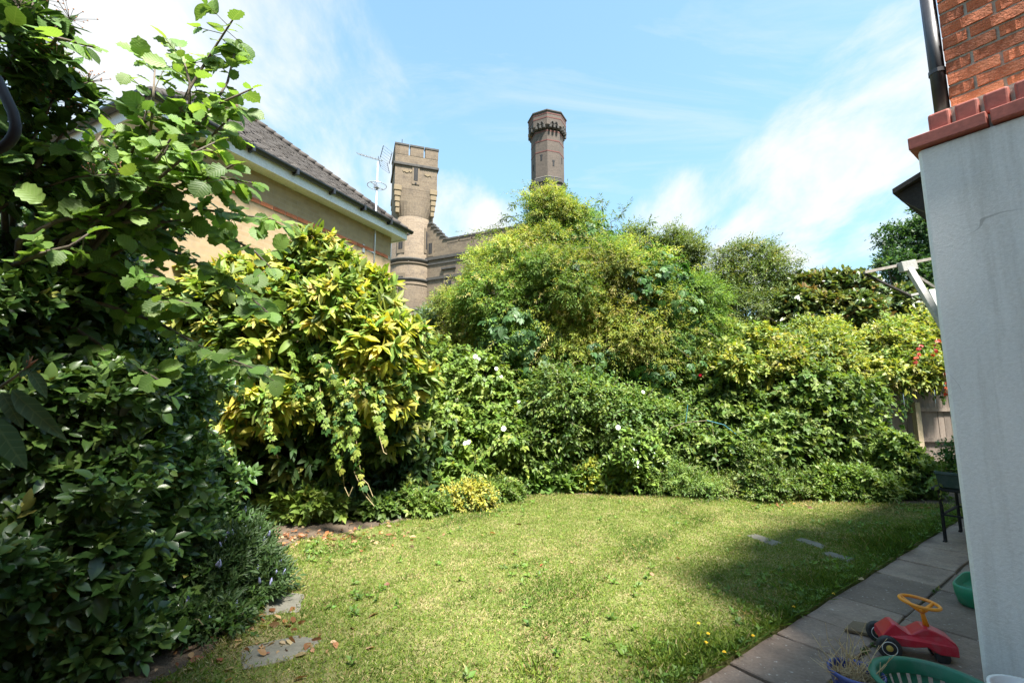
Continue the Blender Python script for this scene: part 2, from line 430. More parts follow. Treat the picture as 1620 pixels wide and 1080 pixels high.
def sprigs(rng, P0, D, C0, k=7, length=.25, ang=.9, size=.08, droop=.2, nz=None, jit=.3, mode='spiral', cj=.14, svar=.36):
    """k leaves along each short shoot"""
    N = len(P0)
    if N == 0: return None
    D = nrm(D); ref = np.where(np.abs(D[:, 2:3]) < .9, np.array([[0, 0, 1.]]), np.array([[1., 0, 0]]))
    e1 = nrm(np.cross(D, ref)); e2 = np.cross(D, e1)
    ph0 = rng.uniform(0, 6.283, N); L = length * rng.uniform(.6, 1.25, N)
    nz = D if nz is None else nz
    out = {k_: [] for k_ in 'PXZSC'}
    for j in range(k):
        s = (j + .6) / k
        ph = ph0 + (j * 2.4 if mode == 'spiral' else j * math.pi) + rng.normal(size=N) * .25
        if mode == 'alt': ph = j * math.pi + rng.normal(size=N) * .3
        a = ang * (1.15 - .5 * s) if j < k - 1 else .15
        side = e1 * np.cos(ph)[:, None] + e2 * np.sin(ph)[:, None]
        X = D * math.cos(a) + side * math.sin(a) + rng.normal(size=(N, 3)) * jit * .4
        X[:, 2] -= droop * (.6 + .8 * rng.random(N)); X = nrm(X)
        p = P0 + D * (L * s)[:, None] if mode != 'whorl' else P0 + D * (L * (.7 + .3 * s))[:, None]
        p = p.copy(); p[:, 2] -= droop * L * s * s * .6
        Z = nrm(nz * .55 + np.array([0, 0, .25]) + np.array(SUN_V) * .75 + rng.normal(size=(N, 3)) * jit)
        out['P'].append(p); out['X'].append(X); out['Z'].append(Z)
        out['S'].append(size * rng.uniform(1 - svar, 1 + svar, N) * (.8 + .35 * math.sin(math.pi * min(1, s + .1))))
        out['C'].append(jitter(rng, C0, cj))
    return {k_: np.concatenate(v) for k_, v in out.items()}

def palmate(rng, P, Nn, C0, size=.1, k=5, spread=1.25, tilt=.5, cj=.12):
    """hand of k leaflets hanging outwards, as on a creeper"""
    N = len(P)
    if N == 0: return None
    nn = nrm(Nn + np.array([0, 0, tilt]) + rng.normal(size=(N, 3)) * .25)
    T = np.array([[0, 0, -1.]]) + rng.normal(size=(N, 3)) * .3
    T = nrm(T - nn * (T * nn).sum(1, keepdims=True)); B = np.cross(nn, T)
    out = {k_: [] for k_ in 'PXZSC'}; S0 = size * rng.uniform(.65, 1.2, N)
    for j in range(k):
        a = (j / (k - 1) - .5) * 2 * spread
        X = T * math.cos(a) + B * math.sin(a) - nn * .18 + rng.normal(size=(N, 3)) * .07
        out['P'].append(P + nn * .01); out['X'].append(nrm(X)); out['Z'].append(nrm(nn + rng.normal(size=(N, 3)) * .12))
        out['S'].append(S0 * (1 - .32 * abs(a) / spread)); out['C'].append(jitter(rng, C0, cj))
    return {k_: np.concatenate(v) for k_, v in out.items()}

def rand_dir(rng, Nn, out=.8, up=.3, jit=.55):
    return nrm(Nn * out + np.array([0, 0, up]) + rng.normal(size=Nn.shape) * jit)

def choose_front(P, S, n, cell=9):
    """indices of the leaves seen largest: foremost in each small cell of the view"""
    x, y, d = project(P); ok = (d > .2) & (x > -30) & (x < 1650) & (y > -30) & (y < 1110)
    idx = np.nonzero(ok)[0]
    if len(idx) == 0: return idx
    key = (x[idx] // cell).astype(int) * 1000 + (y[idx] // cell).astype(int)
    order = np.lexsort((d[idx], key)); k = key[order]
    first = np.concatenate([[True], k[1:] != k[:-1]])
    front = idx[order[first]]
    return front[np.argsort(-(S[front] / d[front]))][:n]

VAR = np.random.default_rng(99)
def foliage(root, base, kind, L, mat, parts=0, part_name='leaf', stuff_name='foliage', pal=None, lc=False):
    """leaves of one plant: the most visible ones as leaf parts, the rest joined into one part"""
    base = np.array(base, float)
    sel = choose_front(L['P'], L['S'], parts) if parts else np.zeros(0, int)
    rest = np.ones(len(L['P']), bool); rest[sel] = False
    if rest.any():
        me = leaf_mesh(stuff_name, kind, L['P'][rest] - base, L['X'][rest], L['Z'][rest], L['S'][rest], L['C'][rest], mat, VAR.uniform(.75, 1.15, int(rest.sum())), lc)
        o = bpy.data.objects.new(stuff_name, me); COL.objects.link(o); o.parent = root; o['kind'] = 'stuff'
    if len(sel):
        C = L['C'][sel]; nb = 10
        lum = C @ np.array([.3, .6, .1]) + C[:, 0] * .9; order = np.argsort(lum); groups = np.array_split(order, nb)
        for g in groups:
            if not len(g): continue
            c = C[g].mean(0)
            me = leaf_mesh(part_name, kind, np.zeros((1, 3)), np.array([[1., 0, 0]]), np.array([[0, 0, 1.]]), np.ones(1), c[None], mat, lc=lc)
            for i in g:
                s = sel[i]; wq, zq = VAR.uniform(.72, 1.12), VAR.uniform(.4, 2.4)
                X = L['X'][s] / np.linalg.norm(L['X'][s]); Yv = np.cross(L['Z'][s], X); Yv /= np.linalg.norm(Yv); Z = np.cross(X, Yv) * zq; Yv = Yv * wq
                p = L['P'][s] - base; q = L['S'][s]
                o = bpy.data.objects.new(part_name, me); COL.objects.link(o); o.parent = root
                o.matrix_basis = Matrix(((X[0] * q, Yv[0] * q, Z[0] * q, p[0]), (X[1] * q, Yv[1] * q, Z[1] * q, p[1]), (X[2] * q, Yv[2] * q, Z[2] * q, p[2]), (0, 0, 0, 1)))

def branch_path(a, b, rng, n=5, sag=.12, wob=.06):
    a, b = Vector(a), Vector(b); L = (b - a).length; pts = []
    for i in range(n + 1):
        t = i / n; p = a.lerp(b, t)
        p += Vector((rng.normal(), rng.normal(), rng.normal())) * wob * L * math.sin(math.pi * t) * .6
        p.z += sag * L * math.sin(math.pi * t); pts.append(p)
    return pts
def stems(root, base, tips, rng, r0=.05, mat='bark', name='trunk', n=6, fork=.35, lean=None, part='limb', minr=.006):
    """tapered trunk with limbs that run to the given points"""
    base = Vector(base); tips = [Vector(t) for t in tips]
    cen = sum(tips, Vector()) / len(tips); top = base.lerp(cen, .75); forkp = base.lerp(top, fork)
    mb = MB(); tp = branch_path(base, top, rng, 6, .02, .05)
    mb.tube([p - base for p in tp], [r0 * (1.25 - .85 * i / 6) for i in range(7)], 8)
    mb.build(name, mat, root, True)
    mb = MB()
    for t in tips:
        k = rng.integers(2, 6); s = tp[k]; pts = branch_path(s, t, rng, n)
        mb.tube([p - base for p in pts], [max(minr, r0 * .55 * (1 - .85 * i / n)) for i in range(n + 1)], 6)
    mb.build(part, mat, root, True)

def lump(px, py, Y, rx, ry, rd=None):
    c = at(px, py, Y); d = project(np.array(c))[2]; s = d / F_PX
    return (tuple(c), (rx * s, (rd if rd else min(rx, ry) * s * .9), ry * s))

# ------------------------------------------------------------------ material library
leaf_mat('leaf_matt', .5, .38, spec=.35); leaf_mat('leaf_soft', .6, .45, spec=.25); leaf_mat('leaf_gloss', .34, .24, spec=.5)
leaf_mat('leaf_hazel', .5, .48, True, .35); leaf_mat('leaf_vib', .6, .2, True, .3, .14); leaf_mat('grass_blade', .6, .35, spec=.25); leaf_mat('petal', .6, .3, spec=.2)
mottled('bark', (.07, .055, .04), (.16, .13, .10), 14, .9, None, .6, .01)
mottled('twig', (.10, .10, .05), (.2, .17, .09), 20, .8)
mottled('redtwig', (.25, .10, .05), (.4, .2, .1), 20, .7)
mottled('vine_stem', (.22, .18, .08), (.38, .3, .16), 20, .8)
mottled('soil', (.04, .029, .02), (.11, .08, .052), 3, 1.0, (.17, .125, .08), .9, .03)
mottled('flag', (.135, .094, .070), (.23, .168, .126), 2.6, .85, (.33, .255, .195), .8, .008, rand=.28, fine=55)
flag_specks()
mottled('stone_grey', (.10, .095, .07), (.165, .155, .12), 4, .9, (.22, .205, .17), .5, .008)
mottled('brick_red', (.40, .10, .042), (.60, .18, .08), 7, .9, (.68, .27, .14), .9, .012, rand=.3, fine=60)
mottled('tile_red', (.29, .075, .055), (.40, .115, .08), 7, .62, None, .25, .003, rand=.15)
mottled('mortar', (.36, .32, .25), (.5, .46, .38), 30, 1.0, None, .6, .006)
mottled('pipe_black', (.018, .018, .022), (.035, .035, .04), 8, .42, None, .1, .002)
mottled('iron_black', (.006, .006, .007), (.016, .015, .015), 12, .6, None, .25, .002, spec=.3)
mottled('gutter_black', (.012, .014, .018), (.028, .03, .034), 8, .35, None, .05, .001)
mottled('timber_dark', (.012, .010, .009), (.035, .03, .026), 12, .85)
mottled('pvc_white', (.72, .72, .70), (.82, .82, .80), 3, .45, None, .05, .001)
mottled('roof_tile', (.038, .032, .028), (.066, .057, .05), 5, .9, (.10, .087, .075), .5, .01)
mottled('hip_tile', (.12, .07, .04), (.17, .11, .07), 6, .9)
mottled('stone_band', (.12, .09, .06), (.17, .13, .088), 3, .9)
mottled('stone_dark', (.03, .028, .026), (.085, .078, .068), 3, .9)
mottled('stone_pale', (.17, .127, .075), (.23, .175, .105), 3, .9)
mottled('band_red', (.11, .04, .034), (.14, .052, .042), 4, .9)
mottled('black_hole', (.012, .012, .014), (.02, .02, .022), 4, .9)
mottled('alu', (.52, .53, .55), (.62, .63, .64), 10, .35); MATS['alu'].node_tree.nodes['Principled BSDF'].inputs['Metallic'].default_value = .6
mottled('fence_wood', (.10, .078, .062), (.175, .14, .112), 5, .9, (.235, .19, .155), .5, .004, stretch=(5, 5, .5), rand=.22)
mottled('fence_post', (.30, .24, .15), (.42, .34, .22), 5, .9, None, .5, .004, stretch=(5, 5, .5))
mottled('airer_white', (.30, .30, .285), (.42, .415, .39), 9, .6)
mottled('airer_bar', (.22, .20, .175), (.30, .275, .24), 9, .6)
mottled('dry_leaf', (.22, .10, .045), (.40, .22, .10), 3, .85, rand=.3)
mottled('straw', (.38, .27, .13), (.55, .43, .24), 20, .8)
mottled('rubber', (.016, .016, .017), (.04, .04, .04), 20, .6)
mottled('board_brown', (.12, .085, .05), (.2, .14, .08), 7, .9, None, .5, .004)
plastic('red_plastic', (.50, .012, .03), .3); plastic('orange_plastic', (.85, .30, .01), .35); plastic('green_basket', (.008, .145, .075), .42)
plastic('green_tub', (.012, .20, .10), .35); plastic('yellow_plastic', (.6, .42, .06), .4); plastic('blue_glaze', (.03, .05, .22), .16)
plastic('trough_green', (.02, .045, .04), .5); plastic('white_plastic', (.75, .76, .72), .4); plastic('rope_teal', (.05, .25, .30), .5); plastic('pink_plastic', (.55, .25, .3), .4)
brick_wall('cream_brick', (.32, .228, .125), (.40, .295, .17), (.36, .275, .175), .225, .075, .009, var=.28, dirt=.12)
brick_wall('stock_brick', (.112, .081, .054), (.195, .147, .097), (.16, .131, .098), .9, .22, .03, var=.5, cyl=2.0, dirt=.7)
brick_wall('stock_brick_flat', (.112, .081, .054), (.195, .147, .097), (.16, .131, .098), .9, .22, .03, var=.5, dirt=.7)
brick_wall('chimney_brick', (.068, .053, .042), (.115, .088, .068), (.095, .08, .066), .9, .22, .03, var=.6, cyl=2.2, dirt=.5)
brick_wall('house_brick', (.40, .11, .05), (.5, .17, .08), (.40, .37, .31), .225, .075, .010, var=.3)

def render_wall_mat():
    m, nt, p, o = new_mat('white_render')
    v = mapping(nt); n1 = noise_node(nt, v, 1.6, 6, .6); n2 = noise_node(nt, v, 55, 6, .7)
    st = noise_node(nt, mapping(nt, (6, 6, .45)), 1.2, 6, .65)
    col = ramp(nt, n1, [(.3, (.74, .74, .725)), (.7, (.86, .855, .835))])
    col = mixc(nt, ramp(nt, st, [(.50, (0, 0, 0)), (.72, (.75,) * 3)]), col, (.46, .44, .40))
    col = mixc(nt, .22, col, ramp(nt, n2, [(.3, (.45,) * 3), (.65, (.85,) * 3)]))
    ck = nt.nodes.new('ShaderNodeMath'); ck.operation = 'COMPARE'; nt.links.new(noise_node(nt, v, .7, 4, .5, .3), ck.inputs[0]); ck.inputs[1].default_value = .5; ck.inputs[2].default_value = .0011
    ms = nt.nodes.new('ShaderNodeMath'); ms.operation = 'MULTIPLY'; nt.links.new(ck.outputs[0], ms.inputs[0]); nt.links.new(ramp(nt, noise_node(nt, v, 2.1, 2), [(.54, (0, 0, 0)), (.66, (.4,) * 3)]), ms.inputs[1])
    col = mixc(nt, ms.outputs[0], col, (.2, .19, .17))
    nt.links.new(col, p.inputs['Base Color']); p.inputs['Roughness'].default_value = .92
    bump(nt, p, n2, .55, .008)
render_wall_mat()
def lawn_mat():
    m, nt, p, o = new_mat('turf')
    v = mapping(nt); n1 = noise_node(nt, v, .9, 5, .6); n2 = noise_node(nt, v, 26, 6, .7); n3 = noise_node(nt, v, 2.6, 5, .65)
    a = ramp(nt, n2, [(.3, (.055, .085, .016)), (.7, (.16, .19, .045))])
    b = ramp(nt, n2, [(.3, (.22, .165, .085)), (.7, (.42, .335, .19))])
    col = mixc(nt, ramp(nt, n3, [(.46, (.06,) * 3), (.68, (.6,) * 3)]), a, b)
    nt.links.new(col, p.inputs['Base Color']); p.inputs['Roughness'].default_value = .95; p.inputs['Specular IOR Level'].default_value = .15
    bump(nt, p, n2, .7, .03)
lawn_mat()
def dirt_ground():
    m, nt, p, o = new_mat('far_ground')
    v = mapping(nt); n1 = noise_node(nt, v, .4, 6, .6); n2 = noise_node(nt, v, 9, 6, .7)
    col = mixc(nt, n2, ramp(nt, n1, [(.3, (.05, .07, .02)), (.7, (.11, .10, .05))]), (.06, .05, .03))
    nt.links.new(col, p.inputs['Base Color']); p.inputs['Roughness'].default_value = 1
dirt_ground()

RNG = np.random.default_rng(11)
# ------------------------------------------------------------------ ground, beds, lawn, patio
g = MB(); g.add([(-900, -900, -.03), (900, -900, -.03), (900, 900, -.03), (-900, 900, -.03)], [(0, 1, 2, 3)])
tag(g.build('ground', 'far_ground'), kind='structure')
BED = [gp(215, 1100), gp(330, 1040), gp(395, 960), gp(432, 885), gp(470, 858), gp(560, 842), gp(640, 826), gp(700, 812), gp(780, 800), gp(860, 782), gp(1000, 786), gp(1150, 790), gp(1330, 797), gp(1500, 800), gp(1560, 805)]
bed_poly = [(-9, 1.2), (-1.6, 1.6)] + [(p.x, p.y) for p in BED] + [(11, 8.4), (11, 14), (-9, 14)]
b = MB(); b.slab(bed_poly, -.12, .012); tag(b.build('soil_bed', 'soil'), kind='structure')
lawn_poly = [tuple(uv(EDGE_U, v)[:2]) for v in (-2.4, 0, 3, 6, 9.6)] + [(p.x, p.y) for p in BED[::-1]] + [(-1.75, 1.55)]
def dense(poly, step=.25):
    out = []
    for i, a in enumerate(poly):
        c = poly[(i + 1) % len(poly)]; n = max(1, int(math.dist(a, c) / step))
        for k in range(n): out.append((a[0] + (c[0] - a[0]) * k / n, a[1] + (c[1] - a[1]) * k / n))
    return out
l = MB(); l.slab(lawn_poly, -.1, .02); tag(l.build('lawn', 'turf'), kind='structure')

# patio flagstones: rows along V, each flag a piece
pat = MB(); pat.slab([tuple(uv(u, v)[:2]) for u, v in ((-3.5, -4.5), (EDGE_U - .02, -4.5), (EDGE_U - .02, 13), (-3.5, 13))], -.14, -.012)
patio = tag(pat.build('patio', 'soil'), kind='structure')
r = random.Random(4)
def flag(u0, u1, v0, v1):
    g_ = .008; a = [(u0 + g_, v0 + g_), (u1 - g_, v0 + g_), (u1 - g_, v1 - g_), (u0 + g_, v1 - g_)]
    j = lambda: r.uniform(-.007, .007)
    pts = []
    for i in range(4):
        p, q = a[i], a[(i + 1) % 4]
        for t in (0, .35, .7): pts.append((p[0] + (q[0] - p[0]) * t + j(), p[1] + (q[1] - p[1]) * t + j()))
    poly = [tuple(uv(u, v)[:2]) for u, v in pts]
    # keep the loop anticlockwise
    ar = sum(poly[i][0] * poly[(i + 1) % 12][1] - poly[(i + 1) % 12][0] * poly[i][1] for i in range(12))
    if ar < 0: poly = poly[::-1]
    mb = MB(); mb.slab(poly, -.06, .006 + r.uniform(-.004, .005)); mb.build('flagstone', 'flag', patio, bev=.006, seg=1)
rows = [(EDGE_U, EDGE_U - .45), (EDGE_U - .45, EDGE_U - 1.06), (EDGE_U - 1.06, EDGE_U - 1.6), (EDGE_U - 1.6, EDGE_U - 2.3)]
for k, (ua, ub) in enumerate(rows):
    v = -2.0 + .37 * k
    while v < 10.5:
        w = r.choice([.45, .6, .6, .75, .9]); flag(ub, ua, v, v + w); v += w

def joint_moss():
    rng = np.random.default_rng(17); us = [q for rw in rows for q in rw]; n = 520
    u = rng.choice(us, n) + rng.normal(size=n) * .006; v = rng.uniform(-.5, 8.5, n); k = wav(np.stack([u * 3, v, u * 0], 1), 2.3, 8) > .15
    P = np.array([tuple(uv(a, b_, .004)) for a, b_ in zip(u[k], v[k])]); up = np.tile([[0, 0, 1.]], (len(P), 1))
    L = sprigs(rng, P, nrm(up + rng.normal(size=P.shape) * .4), colours(rng, len(P), [((.10, .17, .035), 2), ((.35, .27, .13), 2), ((.07, .11, .03), 1)]), 7, .018, 1.0, .022, -.1, up, .4)
    o = bpy.data.objects.new('joint_moss', leaf_mesh('joint_moss', 'low', L['P'], L['X'], L['Z'], L['S'], L['C'], 'leaf_matt')); COL.objects.link(o); o.parent = patio; o['kind'] = 'stuff'
joint_moss()
# stepping stones sunk in the lawn
def step_stone(px_poly, label, z=.027):
    P = [gp(*q) for q in px_poly]; c = sum(P, Vector()) / len(P)
    rr = random.Random(int(c.x * 100)); poly = []
    for i, a in enumerate(P):
        q = P[(i + 1) % len(P)]
        for t in (0, .2, .4, .6, .8): w = a.lerp(q, t) - c; w *= 1 + rr.uniform(-.035, .035); poly.append((w.x, w.y))
    if sum(poly[i][0] * poly[(i + 1) % len(poly)][1] - poly[(i + 1) % len(poly)][0] * poly[i][1] for i in range(len(poly))) < 0: poly = poly[::-1]
    mb = MB(); mb.slab(poly, -.05, z); o = mb.build('stepping_stone', 'stone_grey', bev=.012); o.location = (c.x, c.y, 0)
    tag(o, label, 'paving stone', 'stones sunk in the lawn'); return [(p.x, p.y) for p in P]
STONES = [step_stone([(412, 978), (474, 972), (482, 944), (425, 938)], 'squarish grey paving slab in the lawn beside the blue-flowered shrub'),
          step_stone([(382, 1066), (470, 1046), (512, 1018), (470, 1010), (380, 1030)], 'broad grey paving slab in the lawn strewn with dry bits, near the hedge foot'),
          step_stone([(1180, 850), (1222, 866), (1240, 862), (1196, 847)], 'narrow grey stone in the lawn, the one farthest from the patio'),
          step_stone([(1257, 856), (1300, 871), (1310, 866), (1268, 853)], 'narrow grey stone in the lawn, middle of the row of three'),
          step_stone([(1298, 878), (1345, 894), (1356, 888), (1312, 875)], 'narrow grey stone in the lawn, the one by the patio edge')]

# ------------------------------------------------------------------ grass
def in_poly(x, y, poly):
    c = np.zeros(len(x), bool); n = len(poly)
    for i in range(n):
        x0, y0 = poly[i]; x1, y1 = poly[(i + 1) % n]
        if y0 == y1: continue
        c ^= ((y0 > y) != (y1 > y)) & (x < (x1 - x0) * (y - y0) / (y1 - y0) + x0)
    return c
def make_grass():
    rng = np.random.default_rng(3)
    n = 720000
    x = rng.uniform(-3.2, 8.6, n); y = 1.2 + 7.6 * rng.random(n) ** 1.25
    k = in_poly(x, y, lawn_poly)
    for s in STONES:
        cx, cy = sum(p[0] for p in s) / len(s), sum(p[1] for p in s) / len(s)
        k &= ~in_poly(x, y, [(cx + (p[0] - cx) * .8, cy + (p[1] - cy) * .8) for p in s])
    x, y = x[k], y[k]; P = np.stack([x, y, np.full(len(x), .018)], 1)
    dry = .46 + .85 * wav(P, 1.25, 21) + .35 * wav(P, 5.0, 22); thin = wav(P, 3.1, 23)
    du = u_of(P) - EDGE_U
    edge = np.exp(-np.clip(du, 0, 9) / .16)
    bedd = np.ones(len(x)) * 9.0
    for i in range(len(BED) - 1):
        a, c = np.array(BED[i])[:2], np.array(BED[i + 1])[:2]; t = np.clip(((P[:, :2] - a) @ (c - a)) / ((c - a) @ (c - a)), 0, 1)
        bedd = np.minimum(bedd, np.linalg.norm(P[:, :2] - a - t[:, None] * (c - a), axis=1))
    keep = rng.random(len(x)) < np.clip(1.0 - .55 * np.clip(dry - .45, 0, 1) + edge, .2, 1)
    bare = np.exp(-((x + 2.0) ** 2 / .8 + (y - 5.7) ** 2 / .22))
    keep &= rng.random(len(x)) > bare * .93
    P, dry, thin, edge, du, bedd = P[keep], dry[keep], thin[keep], edge[keep], du[keep], bedd[keep]; N = len(P)
    tuft = np.clip(wav(P, 4.2, 31) - .2, 0, 1) + .8 * np.clip(wav(P, 11, 35) - .35, 0, 1)
    h = rng.uniform(.014, .034, N) * (1 + .9 * tuft + 2.2 * edge * rng.random(N) + .8 * np.exp(-bedd / .2))
    # long tufts by the patio edge
    for (px, py, rad, hh) in ((1395, 868, .34, .12), (1300, 925, .25, .06), (1055, 1052, .22, .06), (1120, 1035, .2, .05), (1230, 985, .2, .05), (1440, 845, .3, .08), (850, 1070, .12, .07), (925, 945, .1, .05)):
        c = gp(px, py); w = np.exp(-((P[:, 0] - c.x) ** 2 + (P[:, 1] - c.y) ** 2) / rad ** 2); h += w * hh * rng.random(N) ** 1.3
    green = np.array([[.11, .20, .028]]); lime = np.array([[.24, .30, .045]]); straw = np.array([[.50, .41, .21]]); deep = np.array([[.06, .14, .02]])
    q = rng.random(N)[:, None]; C = green * q + lime * (1 - q)
    deepw = np.clip(tuft * 1.2 + edge * .7 + np.clip(-thin, 0, 1) * .4, 0, 1)[:, None]; C = C * (1 - deepw * .6) + deep * deepw * .6
    sw = (rng.random(N) < np.clip(.18 + .72 * np.clip(dry - .36, 0, 1.2) - .5 * edge, .02, .85))[:, None]; C = np.where(sw, straw * rng.uniform(.6, 1.1, (N, 1)), C)
    C = jitter(rng, C, .15)
    X = nrm(rng.normal(size=(N, 3)) * np.array([.75, .75, .12]) + np.array([0, 0, .62])); X[:, 2] = np.abs(X[:, 2])
    Z = nrm(rng.normal(size=(N, 3)) + np.array([0, 0, .3]))
    W = np.clip(.0042 / h * rng.uniform(.7, 1.35, N) / .27 * .5, .06, 1.0)
    me = leaf_mesh('grass', 'low', P, X, Z, h, C, 'grass_blade', W)
    o = bpy.data.objects.new('grass', me); COL.objects.link(o); tag(o, 'short patchy green and straw coloured lawn grass', 'grass', kind='stuff')
    # flat broad-leaved weeds in the turf
    n = 9000; x = rng.uniform(-2.6, 8, n); y = 1.6 + 6.9 * rng.random(n); P = np.stack([x, y, np.full(n, .022)], 1)
    du = u_of(P) - EDGE_U; w = .015 + .9 * np.exp(-np.clip(du, 0, 9) / .2) + .22 * (wav(P, 3.3, 44) > .5)
    k = in_poly(x, y, lawn_poly) & (rng.random(n) < w); P = P[k]; N = len(P)
    C = colours(rng, N, [((.12, .21, .035), 3), ((.16, .26, .045), 2), ((.09, .16, .03), 1)])
    up = np.tile([[0, 0, 1.]], (N, 1))
    L = sprigs(rng, P, nrm(up + rng.normal(size=(N, 3)) * .3), C, 6, .03, 1.25, .042, -.1, up, .35)
    me = leaf_mesh('lawn_weeds', 'low', L['P'], L['X'], L['Z'], L['S'], L['C'], 'leaf_matt')
    o = bpy.data.objects.new('lawn_weeds', me); COL.objects.link(o); tag(o, 'low broad-leaved weeds creeping through the lawn and its edge', 'weeds', kind='stuff')
make_grass()

def litter():
    rng = np.random.default_rng(9); P = []
    for px, py, sx, sy, n in ((470, 858, .55, .16, 130), (520, 850, .5, .1, 60), (390, 880, .2, .3, 25), (340, 1045, .35, .18, 28), (420, 1000, .3, .12, 14), (1230, 803, .3, .1, 22), (1420, 806, .5, .12, 16), (620, 850, .5, .25, 14), (590, 835, .4, .2, 18), (430, 990, .12, .06, 10), (450, 1030, .25, .06, 22), (900, 900, 1.8, 1.2, 22)):
        c = gp(px, py); q = rng.normal(size=(n, 2)) * [sx, sy]; P.append(np.stack([c.x + q[:, 0], c.y + q[:, 1], np.full(n, .035)], 1))
    P = np.concatenate(P); N = len(P)
    C = colours(rng, N, [((.30, .13, .06), 3), ((.42, .26, .13), 3), ((.5, .36, .22), 1), ((.16, .08, .04), 1)])
    X = nrm(rng.normal(size=(N, 3)) * [1, 1, .15]); Z = nrm(rng.normal(size=(N, 3)) * .5 + [0, 0, 1])
    me = leaf_mesh('leaf_litter', 'ovate', P, X, Z, rng.uniform(.03, .085, N), jitter(rng, C, .2), 'leaf_matt')
    o = bpy.data.objects.new('leaf_litter', me); COL.objects.link(o); tag(o, 'dry brown fallen leaves scattered on soil and lawn edge', 'leaf litter', kind='stuff')
litter()

# ------------------------------------------------------------------ the house with the white wall (corner on the right)
hc = uv(.65, 3.44)
house = empty('house', hc, HA, 'white rendered house corner with red brick above a red tiled ledge', 'house')
w = MB(); w.box(0, 8, -7, 0, -.1, 3.03); w.build('rendered_wall', 'white_render', house, bev=.02)
w = MB(); w.box(.10, 8, -7, -.16, 3.03, 4.06)
brickcore = w.build('brick_wall', 'mortar', house)
# bricks of the visible corner, flemish bond on the two faces
brick_meshes = {}
rb = random.Random(8)
def brick_mesh(L, kind):
    key = (round(L, 3), kind)
    if key not in brick_meshes:
        mb = MB(); n = 5; vs = []; fs = []
        for ix in range(n + 1):
            for (yy, zz) in ((0, 0), (0, .061), (.06, .061), (.06, 0)):
                j = (rb.uniform(-.004, .004), rb.uniform(-.0045, .003), rb.uniform(-.003, .003))
                vs.append((L * ix / n + (j[0] if 0 < ix < n else 0), yy + (j[1] if yy == 0 else 0), zz + j[2]))
        for ix in range(n):
            for k in range(4): fs.append((ix * 4 + k, ix * 4 + (k + 1) % 4, ix * 4 + 4 + (k + 1) % 4, ix * 4 + 4 + k))
        fs += [(3, 2, 1, 0), tuple(n * 4 + k for k in range(4))]
        mb.add(vs, fs); brick_meshes[key] = mb.mesh('brick', 'brick_red')
    return brick_meshes[key]
z = 3.245; row = 0
while z < 3.99:
    # face towards the camera side: plane x = .075, running along -y
    y = -.155
    seq = [.1, .213] if row % 2 else [.213, .1]; k = 0
    while y > -1.5:
        L = seq[k % 2]
        if k == 0 and row % 2: L = .1025
        o = put('brick', brick_mesh(L, rb.randrange(4)), brickcore)
        o.matrix_basis = Matrix.Translation((.0945 + rb.uniform(-.003, .002), y, z)) @ Matrix.Rotation(-math.pi / 2, 4, 'Z')
        y -= L + .014; k += 1
    # garden face: plane y = -.075 running along x
    x = .10 + (.0 if row % 2 else .06); k = row % 2
    while x < 1.0:
        L = seq[k % 2]
        o = put('brick', brick_mesh(L, rb.randrange(4)), brickcore); o.matrix_basis = Matrix.Translation((x + L, -.1545 + rb.uniform(-.002, .003), z)) @ Matrix.Rotation(math.pi, 4, 'Z')
        x += L + .012; k += 1
    z += .0775; row += 1
# ledge: long creasing tiles below, bull-nosed bricks above
ledge = MB().box(.04, 7.9, -6.9, -.075, 3.032, 3.236).build('ledge', 'mortar', house)
def tile_piece(x0, x1, y0, y1, z0, z1, name, bv):
    MB().box(x0, x1, y0, y1, z0, z1).build(name, 'tile_red', ledge, bev=bv, seg=3)
y = .03; k = 0
while y > -2.2:
    L = .33; tile_piece(-.035, .06, y - L, y, 3.034, 3.108, 'creasing_tile', .006); y -= L + .014
y = -.06
while y > -1.8:
    tile_piece(.012, .105, y - .098, y, 3.112, 3.228, 'coping_brick', .014); y -= .098 + .018
x = .064
while x < 1.6: tile_piece(x, x + .33, -.09, .03, 3.034, 3.108, 'creasing_tile', .006); x += .344
x = .123
while x < 1.4: tile_piece(x, x + .098, -.165, -.06, 3.112, 3.228, 'coping_brick', .014); x += .116
rf = MB(); rf.add([(.09, -.15, 4.062), (8.1, -.15, 4.062), (8.1, -7.1, 4.062), (.09, -7.1, 4.062), (.09, -.15, 4.1), (8.1, -.15, 4.1), (8.1, -7.1, 4.1), (.09, -7.1, 4.1), (3, -3, 4.5), (5.2, -4, 4.5)],
                  [(0, 1, 2, 3), (0, 4, 5, 1), (1, 5, 6, 2), (2, 6, 7, 3), (3, 7, 4, 0), (4, 8, 9, 5), (5, 9, 6), (6, 9, 8, 7), (7, 8, 4)])
rf.build('roof', 'roof_tile', house)
mbk = MB(); mbk.box(-1.55, -.004, -8, -2.2, -.1, 5.9); mbk.box(-.003, 8.1, -8, -2.2, 4.11, 5.9); mbk.build('patio_shade_block', 'house_brick', house)  # unseen block, roofed below, added to keep the sun off the patio
mr = MB(); mr.add([(-1.8, -2.0, 5.91), (8.3, -2.0, 5.91), (8.3, -8.2, 5.91), (-1.8, -8.2, 5.91), (1.2, -5.1, 8.0), (5.3, -5.1, 8.0)], [(3, 2, 1, 0), (0, 1, 5, 4), (1, 2, 5), (2, 3, 4, 5), (3, 0, 4)]); mr.build('shade_block_roof', 'roof_tile', house)
